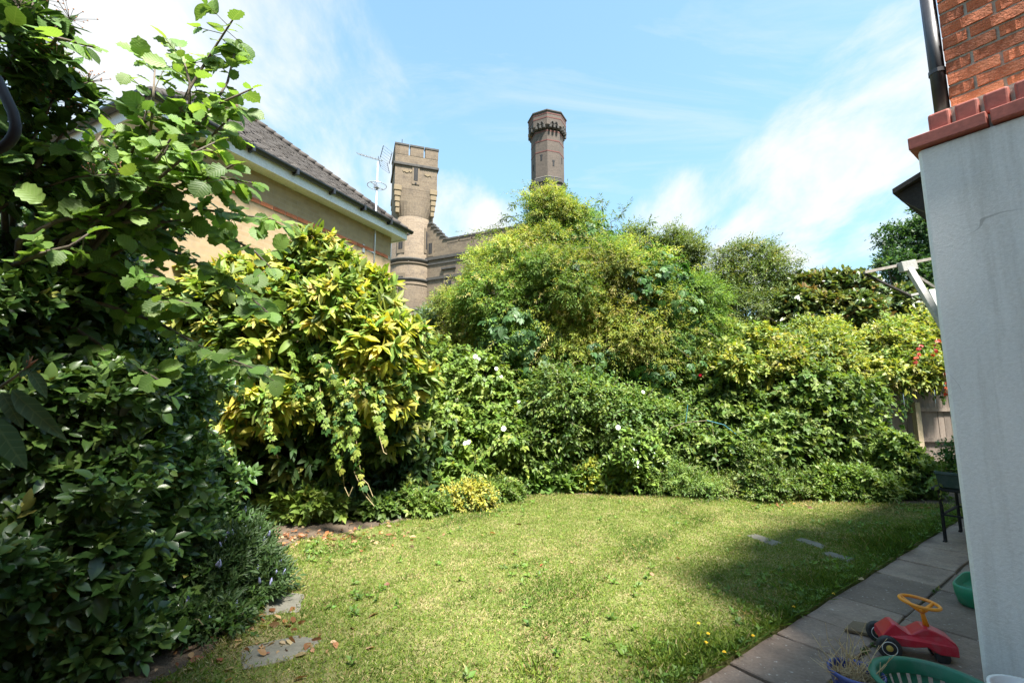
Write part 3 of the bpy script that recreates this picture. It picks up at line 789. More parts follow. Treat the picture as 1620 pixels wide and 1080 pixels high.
# rainwater pipe
pp = MB(); pp.tube([(.115, -.112, 3.225), (.115, -.112, 4.05)], .036, 14); pipe = pp.build('rainwater_pipe', 'pipe_black', house, True)
pb = MB(); pb.tube([(.115, -.112, 3.505), (.115, -.112, 3.53)], .041, 14); pb.bar((.115, -.112, 3.517), (.16, -.17, 3.517), .03, .022); pb.build('bracket', 'pipe_black', pipe)
# dark timber hood over the garden door, a little way along the garden wall
hd = uv(.65, 4.72) - hc
hood = MB(); hx = 1.35
prof = [(-.02, 2.74), (.02, 2.74), (.06, 2.86), (.17, 2.98), (.22, 3.06), (.29, 3.12), (.36, 3.2), (.40, 3.24), (.40, 3.29), (.37, 3.31), (-.02, 3.44)]
hood.add([(hx, y_, z_) for y_, z_ in prof] + [(hx + .09, y_, z_) for y_, z_ in prof],
         [tuple(range(len(prof))), tuple(range(2 * len(prof) - 1, len(prof) - 1, -1))] + [(i, i + len(prof), (i + 1) % len(prof) + len(prof), (i + 1) % len(prof)) for i in range(len(prof))])
dh = hood.build('door_hood', 'timber_dark', house)
hr = MB(); hr.add([(hx - .05, -.02, 3.47), (hx + 1.5, -.02, 3.47), (hx + 1.5, .43, 3.29), (hx - .05, .43, 3.29), (hx - .05, -.02, 3.51), (hx + 1.5, -.02, 3.51), (hx + 1.5, .43, 3.33), (hx - .05, .43, 3.33)],
                  [(3, 2, 1, 0), (4, 5, 6, 7), (0, 1, 5, 4), (1, 2, 6, 5), (2, 3, 7, 6), (3, 0, 4, 7)]); hr.build('hood_roof', 'timber_dark', dh)

# tall house block added unseen behind the viewer to shade the left hedge
nb = empty('hedge_shade_house', uv(-1.75, .30), HA, 'unseen tall brick house added behind the viewer to shade the hedge', 'house')
MB().box(-15, 0, -9, 0, -.1, 10.5).build('wall', 'house_brick', nb)
t = MB(); t.add([(-15.3, .3, 10.5), (.3, .3, 10.5), (.3, -9.3, 10.5), (-15.3, -9.3, 10.5), (-11, -4.5, 13.4), (-4, -4.5, 13.4)], [(3, 2, 1, 0), (0, 1, 5, 4), (1, 2, 5), (2, 3, 4, 5), (3, 0, 4)])
t.build('roof', 'roof_tile', nb)
for k, (x0, z0) in enumerate(((-2.6, 1.0), (-5.4, 1.0), (-2.6, 4.0), (-5.4, 4.0), (-2.6, 6.8), (-5.4, 6.8), (-2.6, 9.4), (-5.4, 9.4))):
    wn = MB().box(x0, x0 + 1.1, -.03, .02, z0, z0 + 1.5).build('window', 'pvc_white', nb)
    MB().box(x0 + .08, x0 + 1.02, 0, .026, z0 + .08, z0 + 1.42).build('pane', 'black_hole', wn)

# ------------------------------------------------------------------ cream brick house on the left
WA = math.atan2(.906, .423)
lh_o = Vector((-2.574, 9.414, 0))
lh = empty('cream_house', lh_o, WA, 'cream brick house with brown tiled hip roof, white soffit and black gutter', 'house')
MB().box(-4.4, 0, 0, 7, -.1, 5.03).build('wall', 'cream_brick', lh)
EV = 5.03; x0, x1, y0, y1 = -4.67, .22, -.22, 7.3
MB().box(x0 + .02, x1 - .02, y0 + .02, y1, EV + .002, EV + .03).build('soffit', 'pvc_white', lh)
fa = MB(); fa.box(x0, x1, y0 - .02, y0 + .02, EV - .01, EV + .19); fa.box(x1 - .02, x1 + .02, y0 + .021, y1, EV - .01, EV + .19); fa.box(x0 - .02, x0 + .02, y0 + .021, y1, EV - .01, EV + .19)
fa.build('fascia', 'pvc_white', lh)
gt = MB()
def half_gutter(mb, a, b_, r_=.06):
    a, b_ = Vector(a), Vector(b_); d = (b_ - a).normalized(); s = d.cross(Vector((0, 0, 1))).normalized(); vs = []; n = 8
    for p in (a, b_):
        for rr_ in (r_, r_ - .006):
            for k in range(n + 1):
                an = math.pi * k / n; vs.append(p + s * math.cos(an) * rr_ - Vector((0, 0, 1)) * math.sin(an) * rr_)
    q = n + 1; fs = []
    for k in range(n): fs += [(k, k + 1, 2 * q + k + 1, 2 * q + k), (q + k + 1, q + k, 3 * q + k, 3 * q + k + 1), (k + 1, k, q + k, q + k + 1), (2 * q + k, 2 * q + k + 1, 3 * q + k + 1, 3 * q + k)]
    fs += [(0, 2 * q, 3 * q, q), (n, q + n, 3 * q + n, 2 * q + n)]
    mb.add(vs, fs)
half_gutter(gt, (x0 - .08, y0 - .075, EV + .19), (x1 + .08, y0 - .075, EV + .19)); half_gutter(gt, (x1 + .075, y0, EV + .19), (x1 + .075, y1, EV + .19)); half_gutter(gt, (x0 - .075, y0, EV + .19), (x0 - .075, y1, EV + .19))
gut = gt.build('gutter', 'gutter_black', lh)
for xx in np.arange(x0 + .5, x1, .75): MB().box(xx - .02, xx + .02, y0 - .14, y0 - .022, EV + .10, EV + .20).build('gutter_bracket', 'gutter_black', gut)
# roof slopes built course by course, tiles told apart only as rows
TP = math.tan(math.radians(41)); RZ = EV + .2; xm = (x0 + x1) / 2; half = (x1 - x0) / 2
def roof_slopes():
    n = 26; st = half / n; rr_ = random.Random(5)
    tiles, base_ = MB(), MB()
    base_.add([(x0, y0, RZ - .02), (x1, y0, RZ - .02), (xm, y0 + half, RZ + half * TP - .03), (x1, y1, RZ - .02), (xm, y1, RZ + half * TP - .03), (x0, y1, RZ - .02)], [(0, 1, 2), (1, 3, 4, 2), (5, 0, 2, 4)])
    for k in range(n):
        d0, d1 = k * st - .03, (k + 1) * st; za, zb = RZ + d0 * TP + .028, RZ + d1 * TP + .008
        xa, xb = x0 + d0, x1 - d0; xa2, xb2 = x0 + d1, x1 - d1
        nt_ = max(1, int((xb - xa) / .24))
        for i in range(nt_):       # front slope: every tile of the course has its own small tilt
            t0, t1 = i / nt_, (i + 1) / nt_ - .012; j = rr_.uniform(-.005, .007)
            p = [(xa + (xb - xa) * t0, y0 + d0, za + j), (xa + (xb - xa) * t1, y0 + d0, za + j + rr_.uniform(-.003, .003)), (xa2 + (xb2 - xa2) * t1, y0 + d1, zb), (xa2 + (xb2 - xa2) * t0, y0 + d1, zb)]
            tiles.add(p + [(p[0][0], p[0][1], p[0][2] - .02), (p[1][0], p[1][1], p[1][2] - .02)], [(0, 1, 2, 3), (4, 5, 1, 0)])
        for sx, xe, xe2 in ((1, xb, xb2), (-1, xa, xa2)):
            ya, yb = y0 + d0, y0 + d1
            p = [(xe, ya, za), (xe, y1, za), (xe2, y1, zb), (xe2, yb, zb), (xe, ya, za - .02), (xe, y1, za - .02)]
            tiles.add(p, [(0, 1, 2, 3) if sx > 0 else (3, 2, 1, 0), (4, 5, 1, 0) if sx > 0 else (0, 1, 5, 4)])
    ro = base_.build('roof', 'roof_tile', lh)
    to = tiles.build('roof_tiles', 'roof_tile', ro); to['kind'] = 'stuff'
    top = Vector((xm, y0 + half, RZ + half * TP + .03)); n_h = 22
    for a in (Vector((x1, y0, RZ + .02)), Vector((x0, y0, RZ + .02)), Vector((xm, y1, top.z))):
        m_ = n_h if a.z < top.z - .5 else 12
        for i in range(m_):
            p, q = a.lerp(top, i / m_), a.lerp(top, (i + 1.08) / m_)
            MB().tube([p, q], [.075, .06], 8).build('hip_tile', 'hip_tile' if i > 18 and m_ == n_h else 'roof_tile', ro, True)
roof_slopes()
# red brick string course, each brick a piece
sc = MB().box(-4.4, .004, -.004, 0, 4.545, 4.615).build('string_course', 'mortar', lh)
bm = MB().box(0, .215, 0, .05, 0, .062).mesh('brick', 'brick_red')
x = -4.38
while x < -.2: put('brick', bm, sc, (x, -.012, 4.549)); x += .226
# television aerial on its mast beside the far wall end
am = at(592, 400, 8.95); aer = empty('tv_aerial', (am.x, am.y, am.z - 1.2), WA, 'silver television aerial mast with loop dipole on bracket by cream house', 'aerial')
zt = at(596, 256, 8.95).z - (am.z - 1.2); zl = at(594, 294, 8.95).z - (am.z - 1.2)
MB().tube([(0, 0, .1), (.0, 0, zt)], .02, 10).build('mast', 'alu', aer, True)
wl = Matrix.Rotation(-WA, 4, 'Z') @ (Vector((am.x, am.y, 0)) - lh_o)
br_ = MB(); br_.bar((0, 0, 1.2), (-.05, -wl.y + .02, 1.2), .03); br_.bar((0, 0, 1.2), (-.30, -wl.y + .02, 1.2), .022); br_.box(-.33, -.27, -wl.y - .012, -wl.y + .01, 1.12, 1.28); br_.build('wall_bracket', 'alu', aer)
lp = MB(); lp.torus((0, 0, zl), .19, .008, 28, 6); lp.box(-.05, .05, -.05, .05, zl - .05, zl + .05); lp.tube([(-.19, 0, zl), (.19, 0, zl)], .009, 6); lp.build('loop_dipole', 'alu', aer)
yg = MB(); wdir = Matrix.Rotation(-WA, 4, 'Z') @ Vector((-.80, .35, .0)); a0 = Vector((0, 0, zt)) - wdir * .12 ; a1 = Vector((0, 0, zt + .30)) + wdir * .62
yg.bar(a0, a1, .022); perp = wdir.cross(Vector((0, 0, 1))).normalized()
for k in range(13):
    p = a0.lerp(a1, .12 + .88 * k / 12); yg.tube([p - perp * .07, p + perp * .07], .005, 5)
yg.build('yagi_boom', 'alu', aer)
rf_ = MB()
for s_ in (-1, 1):
    q0 = a0 + perp * .03 * s_; ctr = q0 - wdir * .05
    for k in range(5):
        zz = .03 + .055 * k; rf_.tube([ctr + Vector((0, 0, zz * s_)) - perp * .14 - wdir * zz * .3, ctr + Vector((0, 0, zz * s_)) + perp * .14 - wdir * zz * .3], .0025, 5)
    for e in (-.14, .14): rf_.bar(ctr + perp * e, ctr + perp * e + Vector((0, 0, .24 * s_)) - wdir * .08, .016, .005)
rf_.build('reflector', 'pipe_black', aer)

# ------------------------------------------------------------------ castle: tower, stepped wall
TY = 42.0
def zy(py, Y=TY, px=655): return at(px, py, Y).z
tc_ = at(652, 380, TY); TA = math.radians(19)
castle = empty('castle', (tc_.x, tc_.y, 0), TA, 'Victorian brick castle with square battlemented tower, round lower shaft and stepped gable', 'castle')
yf = TY - 1.9
z_ring, z_ring2, z_ring3 = zy(408, yf), zy(440, yf), zy(488, yf)
z_cb, z_head, z_str, z_par, z_top = zy(338, yf), zy(300, yf), zy(262, yf), zy(250, yf), zy(231, yf)
R1, R2, HW = 1.90, 2.04, 1.93
MB().lathe([(R2, 0), (R2, z_ring - .25), (R1, z_ring), (R1, z_head)], 48).build('tower_shaft', 'stock_brick', castle, True)
for zz, rr_, hh in ((z_ring, R2 + .14, .3), (z_ring - .42, R2 + .10, .18), (z_ring2, R2 + .13, .26), (z_ring2 - .5, R2 + .06, .14), (z_ring3, R2 + .13, .26)):
    MB().lathe([(R1 - .1, -hh), (rr_ - .1, -hh), (rr_, -hh * .3), (rr_, 0), (R1 - .1, hh * .5)], 48, (0, 0, zz)).build('string_course', 'stone_dark' if rr_ > R2 + .11 else 'stone_band', castle, True)
tr = MB(); nn_ = 48; vs = []
for lv, (zz, q) in enumerate(((z_cb - .2, 0.0), (z_cb + (z_head - z_cb) * .5, .62), (z_head + .01, 1.0))):
    for k in range(nn_):
        a = 2 * math.pi * k / nn_; cx, sy = math.cos(a), math.sin(a); mx_ = max(abs(cx), abs(sy)); rr_ = (R1 + .005) * (1 - q) + (HW - .005) / mx_ * q
        vs.append((cx * rr_, sy * rr_, zz))
tr.add(vs, [(l_ * nn_ + k, l_ * nn_ + (k + 1) % nn_, (l_ + 1) * nn_ + (k + 1) % nn_, (l_ + 1) * nn_ + k) for l_ in range(2) for k in range(nn_)]); tr.build('tower_neck', 'stock_brick_flat', castle)
head = MB().box(-HW, HW, -HW, HW, z_head, z_par).build('tower_head', 'stock_brick_flat', castle)
MB().box(-HW - .14, HW + .14, -HW - .14, HW + .14, z_str - .16, z_str + .12).build('string_course', 'stone_dark', castle, bev=.05)
par = MB().box(-HW - .03, HW + .03, -HW - .03, HW + .03, z_str + .125, z_par + .15).build('parapet', 'stock_brick_flat', castle)
mw = (2 * HW + .1 - 2 * .17) / 3
mm_ = MB().box(0, mw, 0, .42, 0, z_top - z_par - .3).mesh('merlon', 'stock_brick_flat'); mcap = MB().box(-.05, mw + .05, -.05, .47, 0, .16).mesh('merlon_cap', 'stone_dark')
for side in range(4):
    for k in range(3):
        M = Matrix.Rotation(side * math.pi / 2, 4, 'Z') @ Matrix.Translation((-HW - .05 + k * (mw + .17), -HW - .05, z_par + .152))
        if side % 2 and k != 1: M = M @ Matrix.Translation((.0 if k == 0 else 0, .004, .004))
        o = put('merlon', mm_, castle); o.matrix_basis = M
        o2 = put('merlon_cap', mcap, o); o2.matrix_basis = Matrix.Translation((0, 0, z_top - z_par - .298 + (.004 if side % 2 else 0)))
# corner corbels: stepped stone stacks under the square corners
for side in range(4):
    M = Matrix.Rotation(side * math.pi / 2, 4, 'Z')
    for sx in (-1, 1):
        for k in range(5):
            w0 = .70 - .12 * k; zt_ = z_head + .25 - k * (z_head + .25 - z_cb) / 5; h_ = (z_head + .25 - z_cb) / 5 - .02
            e = HW + .05 - .055 * k
            a_, b_2 = (-e, -e + w0) if sx < 0 else (e - w0, e)
            mb = MB().box(a_ + .002 * side, b_2 + .002 * side, -e - .001 * sx, -e + .5 - .04 * k, zt_ - h_, zt_); o = mb.build('corbel', 'stone_pale', castle, bev=.03, seg=1); o.matrix_basis = M
def slit(mb_parent, M, w_, h_, sur=.14, arch=True, name='window'):
    o = MB().box(-w_ / 2 - sur, w_ / 2 + sur, -.06, .3, -sur * 2.2, h_ + sur * 1.6).build(name, 'stone_band', mb_parent); o.matrix_basis = M
    MB().box(-w_ / 2, w_ / 2, -.075, .0, 0, h_).build('pane', 'black_hole', o)
    MB().box(-.02, .02, -.095, -.06, 0, h_).build('mullion', 'stone_dark', o)
slit(castle, Matrix.Translation((-.05, -HW, zy(286, yf))), .36, zy(266, yf) - zy(286, yf), .16)
MB().lathe([(.09, -.02), (.09, .02)], 12).build('roundel', 'black_hole', castle).matrix_basis = Matrix.Translation((-.05, -HW - .06, zy(290.5, yf) + .02)) @ Matrix.Rotation(math.pi / 2, 4, 'X')
for sx, wd in ((-1.25, .9), (.75, .62)):   # pale carved stone remnants either side of the slit
    mb = MB(); rr_ = random.Random(int(wd * 100)); top = zy(262.5 + (0 if sx < 0 else 2), yf) - .55; n = 9
    poly = [(sx + wd * i / n, top + rr_.uniform(-.04, .10)) for i in range(n + 1)] + [(sx + wd * i / n, top - rr_.uniform(.05, .26)) for i in range(n, -1, -1)]
    mb.prism(poly, -HW - .05, -HW + .05); mb.build('carved_stone', 'stone_pale', castle)
for an, zb_, h_, r__ in ((-math.radians(128), zy(393, yf), 1.5, R1), (-math.radians(50), zy(390, yf), 1.7, R1), (-math.radians(122), zy(470, yf), 1.9, R2)):
    M = Matrix.Rotation(an + math.pi / 2, 4, 'Z') @ Matrix.Translation((0, -r__ + .03, zb_)); slit(castle, M, .42, h_, .18)
# wall running from the tower towards us on the right
WD = math.radians(-25.6) - TA
cw = MB(); z_w0 = zy(357, TY, 690); z_w1 = zy(385, TY - 1, 716)
p_end = 15.0; steps = 6; sl = 2.0; ox = 1.55
prof = [(ox, 0), (p_end, 0), (p_end, z_w1 - .35)]; prof.append((ox + .9 + sl, z_w1 - .35))
for k in range(steps):
    xk = ox + .5 + sl * (steps - k) / steps; zk = z_w1 + (z_w0 - z_w1) * k / steps
    prof += [(xk, zk), (xk - sl / steps, zk)]
prof += [(ox, z_w0)]
cw.prism(prof, -.25, .35); wl_ = cw.build('stepped_wall', 'stock_brick_flat', castle); wl_.rotation_euler = (0, 0, WD)
for k in range(steps):
    xk = ox + .5 + sl * (steps - k) / steps; zk = z_w1 + (z_w0 - z_w1) * k / steps
    o = MB().box(xk - sl / steps - .02, xk + .09, -.33, .42, zk + .002, zk + .17).build('coping_stone', 'stone_dark', wl_, bev=.02, seg=1)
xk = ox + .6 + sl
k = 0
while xk < p_end - 1.3:
    o = MB().box(xk, xk + 1.15, -.27, .3, z_w1 - .349, z_w1 - .02).build('merlon', 'stock_brick_flat', wl_); MB().box(xk - .04, xk + 1.19, -.32, .35, z_w1 - .018, z_w1 + .13).build('merlon_cap', 'stone_dark', o)
    xk += 1.32; k += 1
for zz, hh, pj in ((zy(414, TY - .5, 690), .28, .16), (zy(414, TY - .5, 690) - .5, .16, .08), (zy(445, TY - .5, 690), .24, .12)):
    MB().box(ox, p_end + .02, -.25 - pj, .2, zz - hh / 2, zz + hh / 2).build('string_course', 'stone_dark', wl_)
slit(wl_, Matrix.Translation((2.35, -.25, zy(404, TY - .8, 694))), .36, 1.0, .12)
slit(wl_, Matrix.Translation((4.4, -.25, zy(478, TY - 1.6, 722))), .62, 2.4, .22)
MB().box(4.4 - .75, 4.4 + .75, -.42, .1, zy(428, TY - 1.6, 722), zy(425, TY - 1.6, 722)).build('hood_mould', 'stone_dark', wl_)
MB().tube([(0, 0, z_top - .2), (0, 0, z_top + .75)], .03, 6).build('finial_rod', 'iron_black', castle).location = (-1.35, -1.4, 0)

# ------------------------------------------------------------------ octagonal chimney tower
CY = 56.0; cc_ = at(866, 240, CY)
chim = empty('brick_chimney', (cc_.x, cc_.y, 0), math.atan2(-cc_.x, -cc_.y) * 0, 'tall octagonal brown brick chimney tower with red bands and corbelled crown', 'chimney')
yc = CY - 2.0
def zc_(py): return at(866, py, yc).z
A0 = -math.pi / 2 + math.atan2(cc_.x, cc_.y) * -1
RC = 2.12
MB().lathe([(RC + .16, 0), (RC + .16, zc_(285)), (RC, zc_(284)), (RC, zc_(205))], 8, a0=A0).build('shaft', 'chimney_brick', chim)
for a_, b_2, e in ((289, 283, .34), (282.5, 280.5, .22)): MB().lathe([(RC - .1, zc_(a_) - .1), (RC + e * .5, zc_(a_) - .05), (RC + e, zc_(a_) + .15), (RC + e, zc_(b_2)), (RC - .1, zc_(b_2) + .3)], 8, a0=A0).build('string_course', 'stone_dark', chim)
for y_ in (207, 221.5, 238.5): MB().lathe([(RC + .025, zc_(y_) - .07), (RC + .025, zc_(y_) + .07)], 8, a0=A0).build('red_band', 'band_red', chim)
MB().lathe([(RC + .05, zc_(203)), (RC + .34, zc_(199)), (RC + .34, zc_(178.5)), (RC + .2, zc_(178.5))], 8, a0=A0).build('crown', 'chimney_brick', chim)
for y_ in (181.8, 188): MB().lathe([(RC + .365, zc_(y_) - .07), (RC + .365, zc_(y_) + .07)], 8, a0=A0).build('red_band', 'band_red', chim)
MB().lathe([(RC + .3, zc_(178.6)), (RC + .46, zc_(178.2)), (RC + .46, zc_(176.6)), (RC + .1, zc_(176))], 8, a0=A0).build('crown_coping', 'stone_dark', chim)
for k in range(8):
    M = Matrix.Rotation(A0 + math.pi / 8 + k * math.pi / 4, 4, 'Z'); ap = RC * math.cos(math.pi / 8)
    for j in range(3):
        yy = (j - 1) * .52
        o = MB().box(ap - .05, ap + .50, yy - .14, yy + .14, zc_(204.5), zc_(199.2)).build('corbel', 'stone_pale' if (k == 6 and j == 0) else 'stone_dark', chim, bev=.05, seg=1); o.matrix_basis = M
    for j in range(2):   # little arches between the corbels
        yy = (j - .5) * .52; mb = MB()
        pts = [(ap + .40, yy + .2 * math.cos(a), zc_(198.2) + .33 * math.sin(a)) for a in np.linspace(0, math.pi, 9)]
        mb.tube(pts, .07, 6); o = mb.build('arch_moulding', 'stone_dark', chim); o.matrix_basis = M
    z0_ = zc_(262) if k in (6, 0, 2, 4) else zc_(252)
    mb = MB().box(ap - .1, ap + .03, -.11, .11, z0_, z0_ + .75); mb.lathe([(.17, -.1), (.17, .03)], 10) if False else None
    o = mb.build('slit', 'black_hole', chim); o.matrix_basis = M
    mb = MB().box(ap - .1, ap + .035, -.19, .19, z0_ + .55, z0_ + .82); o = mb.build('slit_head', 'black_hole', chim, bev=.08); o.matrix_basis = M

# ------------------------------------------------------------------ fence at the far right
def make_fence():
    rr_ = random.Random(3); fy = 9.35; X0, X1 = 5.2, 10.4
    f = empty('board_fence', (7.8, fy, 0), 0, 'weathered grey-brown board fence with a square post, half hidden by creeper', 'fence')
    boards = [MB().box(-.0635, .0635, 0, .018, 0, 1.86 + q).mesh('board', 'fence_wood') for q in (0, .015, -.02, .03)]
    x = X0
    while x < X1:
        o = put('board', rr_.choice(boards), f, (x - 7.8, rr_.uniform(.024, .034), .04), (0, rr_.uniform(-.008, .008), 0)); x += .128
    for zz in (.82, 1.42, .25): MB().box(X0 - 7.85, X1 - 7.8, -.028, .022, zz - .04, zz + .04).build('rail', 'fence_wood', f)
    pxp = at(1447, 680, fy).x
    for xx in (pxp - 2.2, pxp, pxp + 1.9): MB().box(xx - 7.85, xx - 7.75, -.135, -.03, 0, 1.56).build('post', 'fence_post', f, bev=.006)
    MB().box(X0 - 7.8, X1 - 7.8, -.01, .06, 1.93, 1.96).build('capping', 'fence_wood', f)
make_fence()
# trellis scrap showing through the climbers
tr_ = at(1292, 582, 9.1); tl = empty('trellis', (tr_.x, tr_.y, 0), 0, 'small grey wooden trellis showing through the climbers', 'trellis')
for k in range(4): MB().box(-.36 + .2 * k, -.335 + .2 * k, 0, .02, 0, tr_.z + .22).build('upright', 'fence_wood', tl)
for k in range(3): MB().box(-.45, .45, .021, .036, tr_.z - .22 + .17 * k, tr_.z - .195 + .17 * k).build('crosspiece', 'fence_wood', tl)

# ------------------------------------------------------------------ plants
def arr(v): return np.array(v, float)
def tip_points(lumps, rng, k=3):
    out = []
    for c, r_ in lumps:
        for _ in range(k):
            d = rng.normal(size=3); d /= np.linalg.norm(d); out.append(arr(c) + d * arr(r_) * .6)
    return out

def shrub(name, label, cate, base, lumps, seed, n, pal, kind='low', mat='leaf_matt', k=7, length=.25, ang=.9, size=.08, droop=.2, jit=.35, mode='spiral',
          sub=9, parts=0, r0=.04, group=None, back=.35, out=.8, up=.3, dj=.5, fill=.25, cj=.14, patch=None, subr=(.2, .55), extra=None, shell=.35, lc=False, stem='bark', amp=.22, shoots=None, drift=.22):
    """one plant: tapered trunk, limbs, and a crown of leafy shoots spread over lumps"""
    rng = np.random.default_rng(seed); base = Vector(base)
    root = empty(name, base, 0, label, cate, group)
    stems(root, base, tip_points(lumps, rng, 3), rng, r0, stem)
    P, Nn, pk = crown(rng, lumps, n, sub, subr, shell, back, amp=amp)
    C0 = colours(rng, len(P), pal)
    if patch:      # two leaf colours in drifts, as where two plants grow through each other
        f_, seed_, pal2, thr = patch; w_ = wav(P, f_, seed_) + rng.normal(size=len(P)) * .18 > thr
        C0 = np.where(w_[:, None], colours(rng, len(P), pal2), C0)
    L = sprigs(rng, P, rand_dir(rng, Nn, out, up, dj), C0, k, length, ang, size, droop, Nn, jit, mode, cj)
    if fill:       # leaves deeper inside so that the crown closes
        m_ = int(n * fill); P2, N2, _ = crown(rng, [(c, tuple(arr(r_) * .78)) for c, r_ in lumps], m_, 3, subr, .5, .8)
        L2 = sprigs(rng, P2, rand_dir(rng, N2, .5, .1, .9), colours(rng, len(P2), pal), k, length * 1.3, ang, size * 1.35, droop, N2, .6, mode, cj)
        L = cat(L, L2)
    if shoots:     # long arching shoots that break the outline
        ns, ln = shoots; wt = np.clip(Nn[:, 2] * .8 + .35 - Nn[:, 1] * .35, .02, 2); ii = rng.choice(len(P), ns, p=wt / wt.sum())
        D = nrm(Nn[ii] * .7 + arr([0, 0, .55]) + rng.normal(size=(ns, 3)) * .45); ll = ln * rng.uniform(.4, 1.3, ns); tw = MB(); Ls = [L]; Cs = colours(rng, ns, pal)
        for t_ in (.2, .4, .6, .8, 1.0):
            Q = P[ii] + D * (ll * t_)[:, None]; Q[:, 2] -= .45 * ll * t_ ** 2
            Dt = D.copy(); Dt[:, 2] -= .9 * t_; Ls.append(sprigs(rng, Q, nrm(Dt + rng.normal(size=Dt.shape) * .2), Cs, max(3, k // 2), length * .7, ang, size * (1.05 - .3 * t_), droop, None, jit, mode, cj))
        for a_ in range(ns):
            q = [Vector(P[ii[a_]] + D[a_] * ll[a_] * t_ - arr([0, 0, .45 * ll[a_] * t_ ** 2])) - base for t_ in (-.3, .3, .65, 1)]; tw.tube(q, [.006, .005, .004, .002], 3)
        tw.build('shoots', stem, root)['kind'] = 'stuff'; L = cat(*Ls)
    if drift: L['C'] = L['C'] * (1 + drift * wav(L['P'], 1.7, seed))[:, None] * (1 + arr([[.25, .08, -.1]]) * drift * wav(L['P'], 1.1, seed + 1)[:, None])
    foliage(root, base, kind, L, mat, parts, lc=lc)
    if extra: extra(root, base, rng, P, Nn)
    return root

def creeper_on(root, base, rng, regions, lumps, pal, size=.1, n=500, mat='leaf_matt', parts=0, kind='ovate', name='creeper'):
    """palmate creeper leaves hanging over the crown inside the given view regions"""
    P, Nn, _ = crown(rng, lumps, n * 14, 6, (.28, .45), .12, .0)
    x, y, d = project(P); k = np.zeros(len(P), bool)
    for (cx, cy, rx, ry) in regions: k |= ((x - cx) / rx) ** 2 + ((y - cy) / ry) ** 2 + rng.normal(size=len(P)) * .2 < 1
    P, Nn = P[k][:n] + Nn[k][:n] * .26, Nn[k][:n]
    if len(P): foliage(root, base, kind, palmate(rng, P, Nn, colours(rng, len(P), pal), size), mat, parts, stuff_name=name)

def strand(root, base, rng, pts, pal, size=.07, step=.05, mat='leaf_matt', r_=.006, bare=.0, stem_mat='vine_stem', kind='ovate'):
    """hanging creeper shoot with palmate leaves"""
    pts = [Vector(p) for p in pts]; base = Vector(base); mb = MB(); mb.tube([p - base for p in pts], [r_ * (1 - .6 * i / (len(pts) - 1)) for i in range(len(pts))], 5)
    mb.build('shoot', stem_mat, root, True)
    P = []
    for a, b_ in zip(pts[:-1], pts[1:]):
        n = max(1, int((b_ - a).length / step)); P += [a.lerp(b_, (i + rng.random() * .6) / n) for i in range(n)]
    P = arr([tuple(p) for p in P]); P = P[: max(1, int(len(P) * (1 - bare)))]
    Nn = nrm(rng.normal(size=P.shape) * .7 + arr([.1, -.9, .1]))
    return palmate(rng, P + Nn * .03, Nn, colours(rng, len(P), pal), size)

def bank(x0, x1, y0, y1, n, seed, rpx=(18, 56), Yf=8.45, dY=1.7, top=None, holes=((850, 715, 42, 34), (1085, 738, 40, 24), (905, 690, 26, 18))):
    """lumps piled as a rough bank that leans back from the lawn"""
    rg = np.random.default_rng(seed); out = []
    for i in range(n):
        px = rg.uniform(x0, x1); t_ = (i + rg.random()) / n; ya = y0 if top is None else np.interp(px, [q[0] for q in top], [q[1] for q in top])
        py = ya + (y1 - ya) * t_
        if any(((px - hx_) / hw_) ** 2 + ((py - hy_) / hh_) ** 2 < 1 for hx_, hy_, hw_, hh_ in holes): continue
        r_ = rg.uniform(*rpx) * (1.1 - .35 * t_); out.append(lump(px, py, Yf + dY * (y1 - py) / (y1 - y0) + rg.normal() * .38, r_ * rg.uniform(.9, 1.5), r_ * rg.uniform(.7, 1.05)))
    return out
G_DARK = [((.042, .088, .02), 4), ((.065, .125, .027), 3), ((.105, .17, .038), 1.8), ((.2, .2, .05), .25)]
G_MID = [((.095, .165, .03), 3), ((.135, .21, .04), 3), ((.19, .255, .055), 2), ((.065, .115, .025), 1)]
G_FRESH = [((.145, .235, .04), 3), ((.195, .28, .05), 3), ((.25, .31, .06), 1)]
G_LIME = [((.235, .29, .05), 3), ((.30, .335, .07), 2.5), ((.17, .24, .05), 2), ((.35, .33, .12), 1)]
G_GOLD = [((.42, .40, .055), 3), ((.52, .48, .12), 2), ((.30, .34, .05), 2)]
CREEP = [((.05, .125, .03), 3), ((.08, .17, .04), 2), ((.035, .09, .022), 2)]

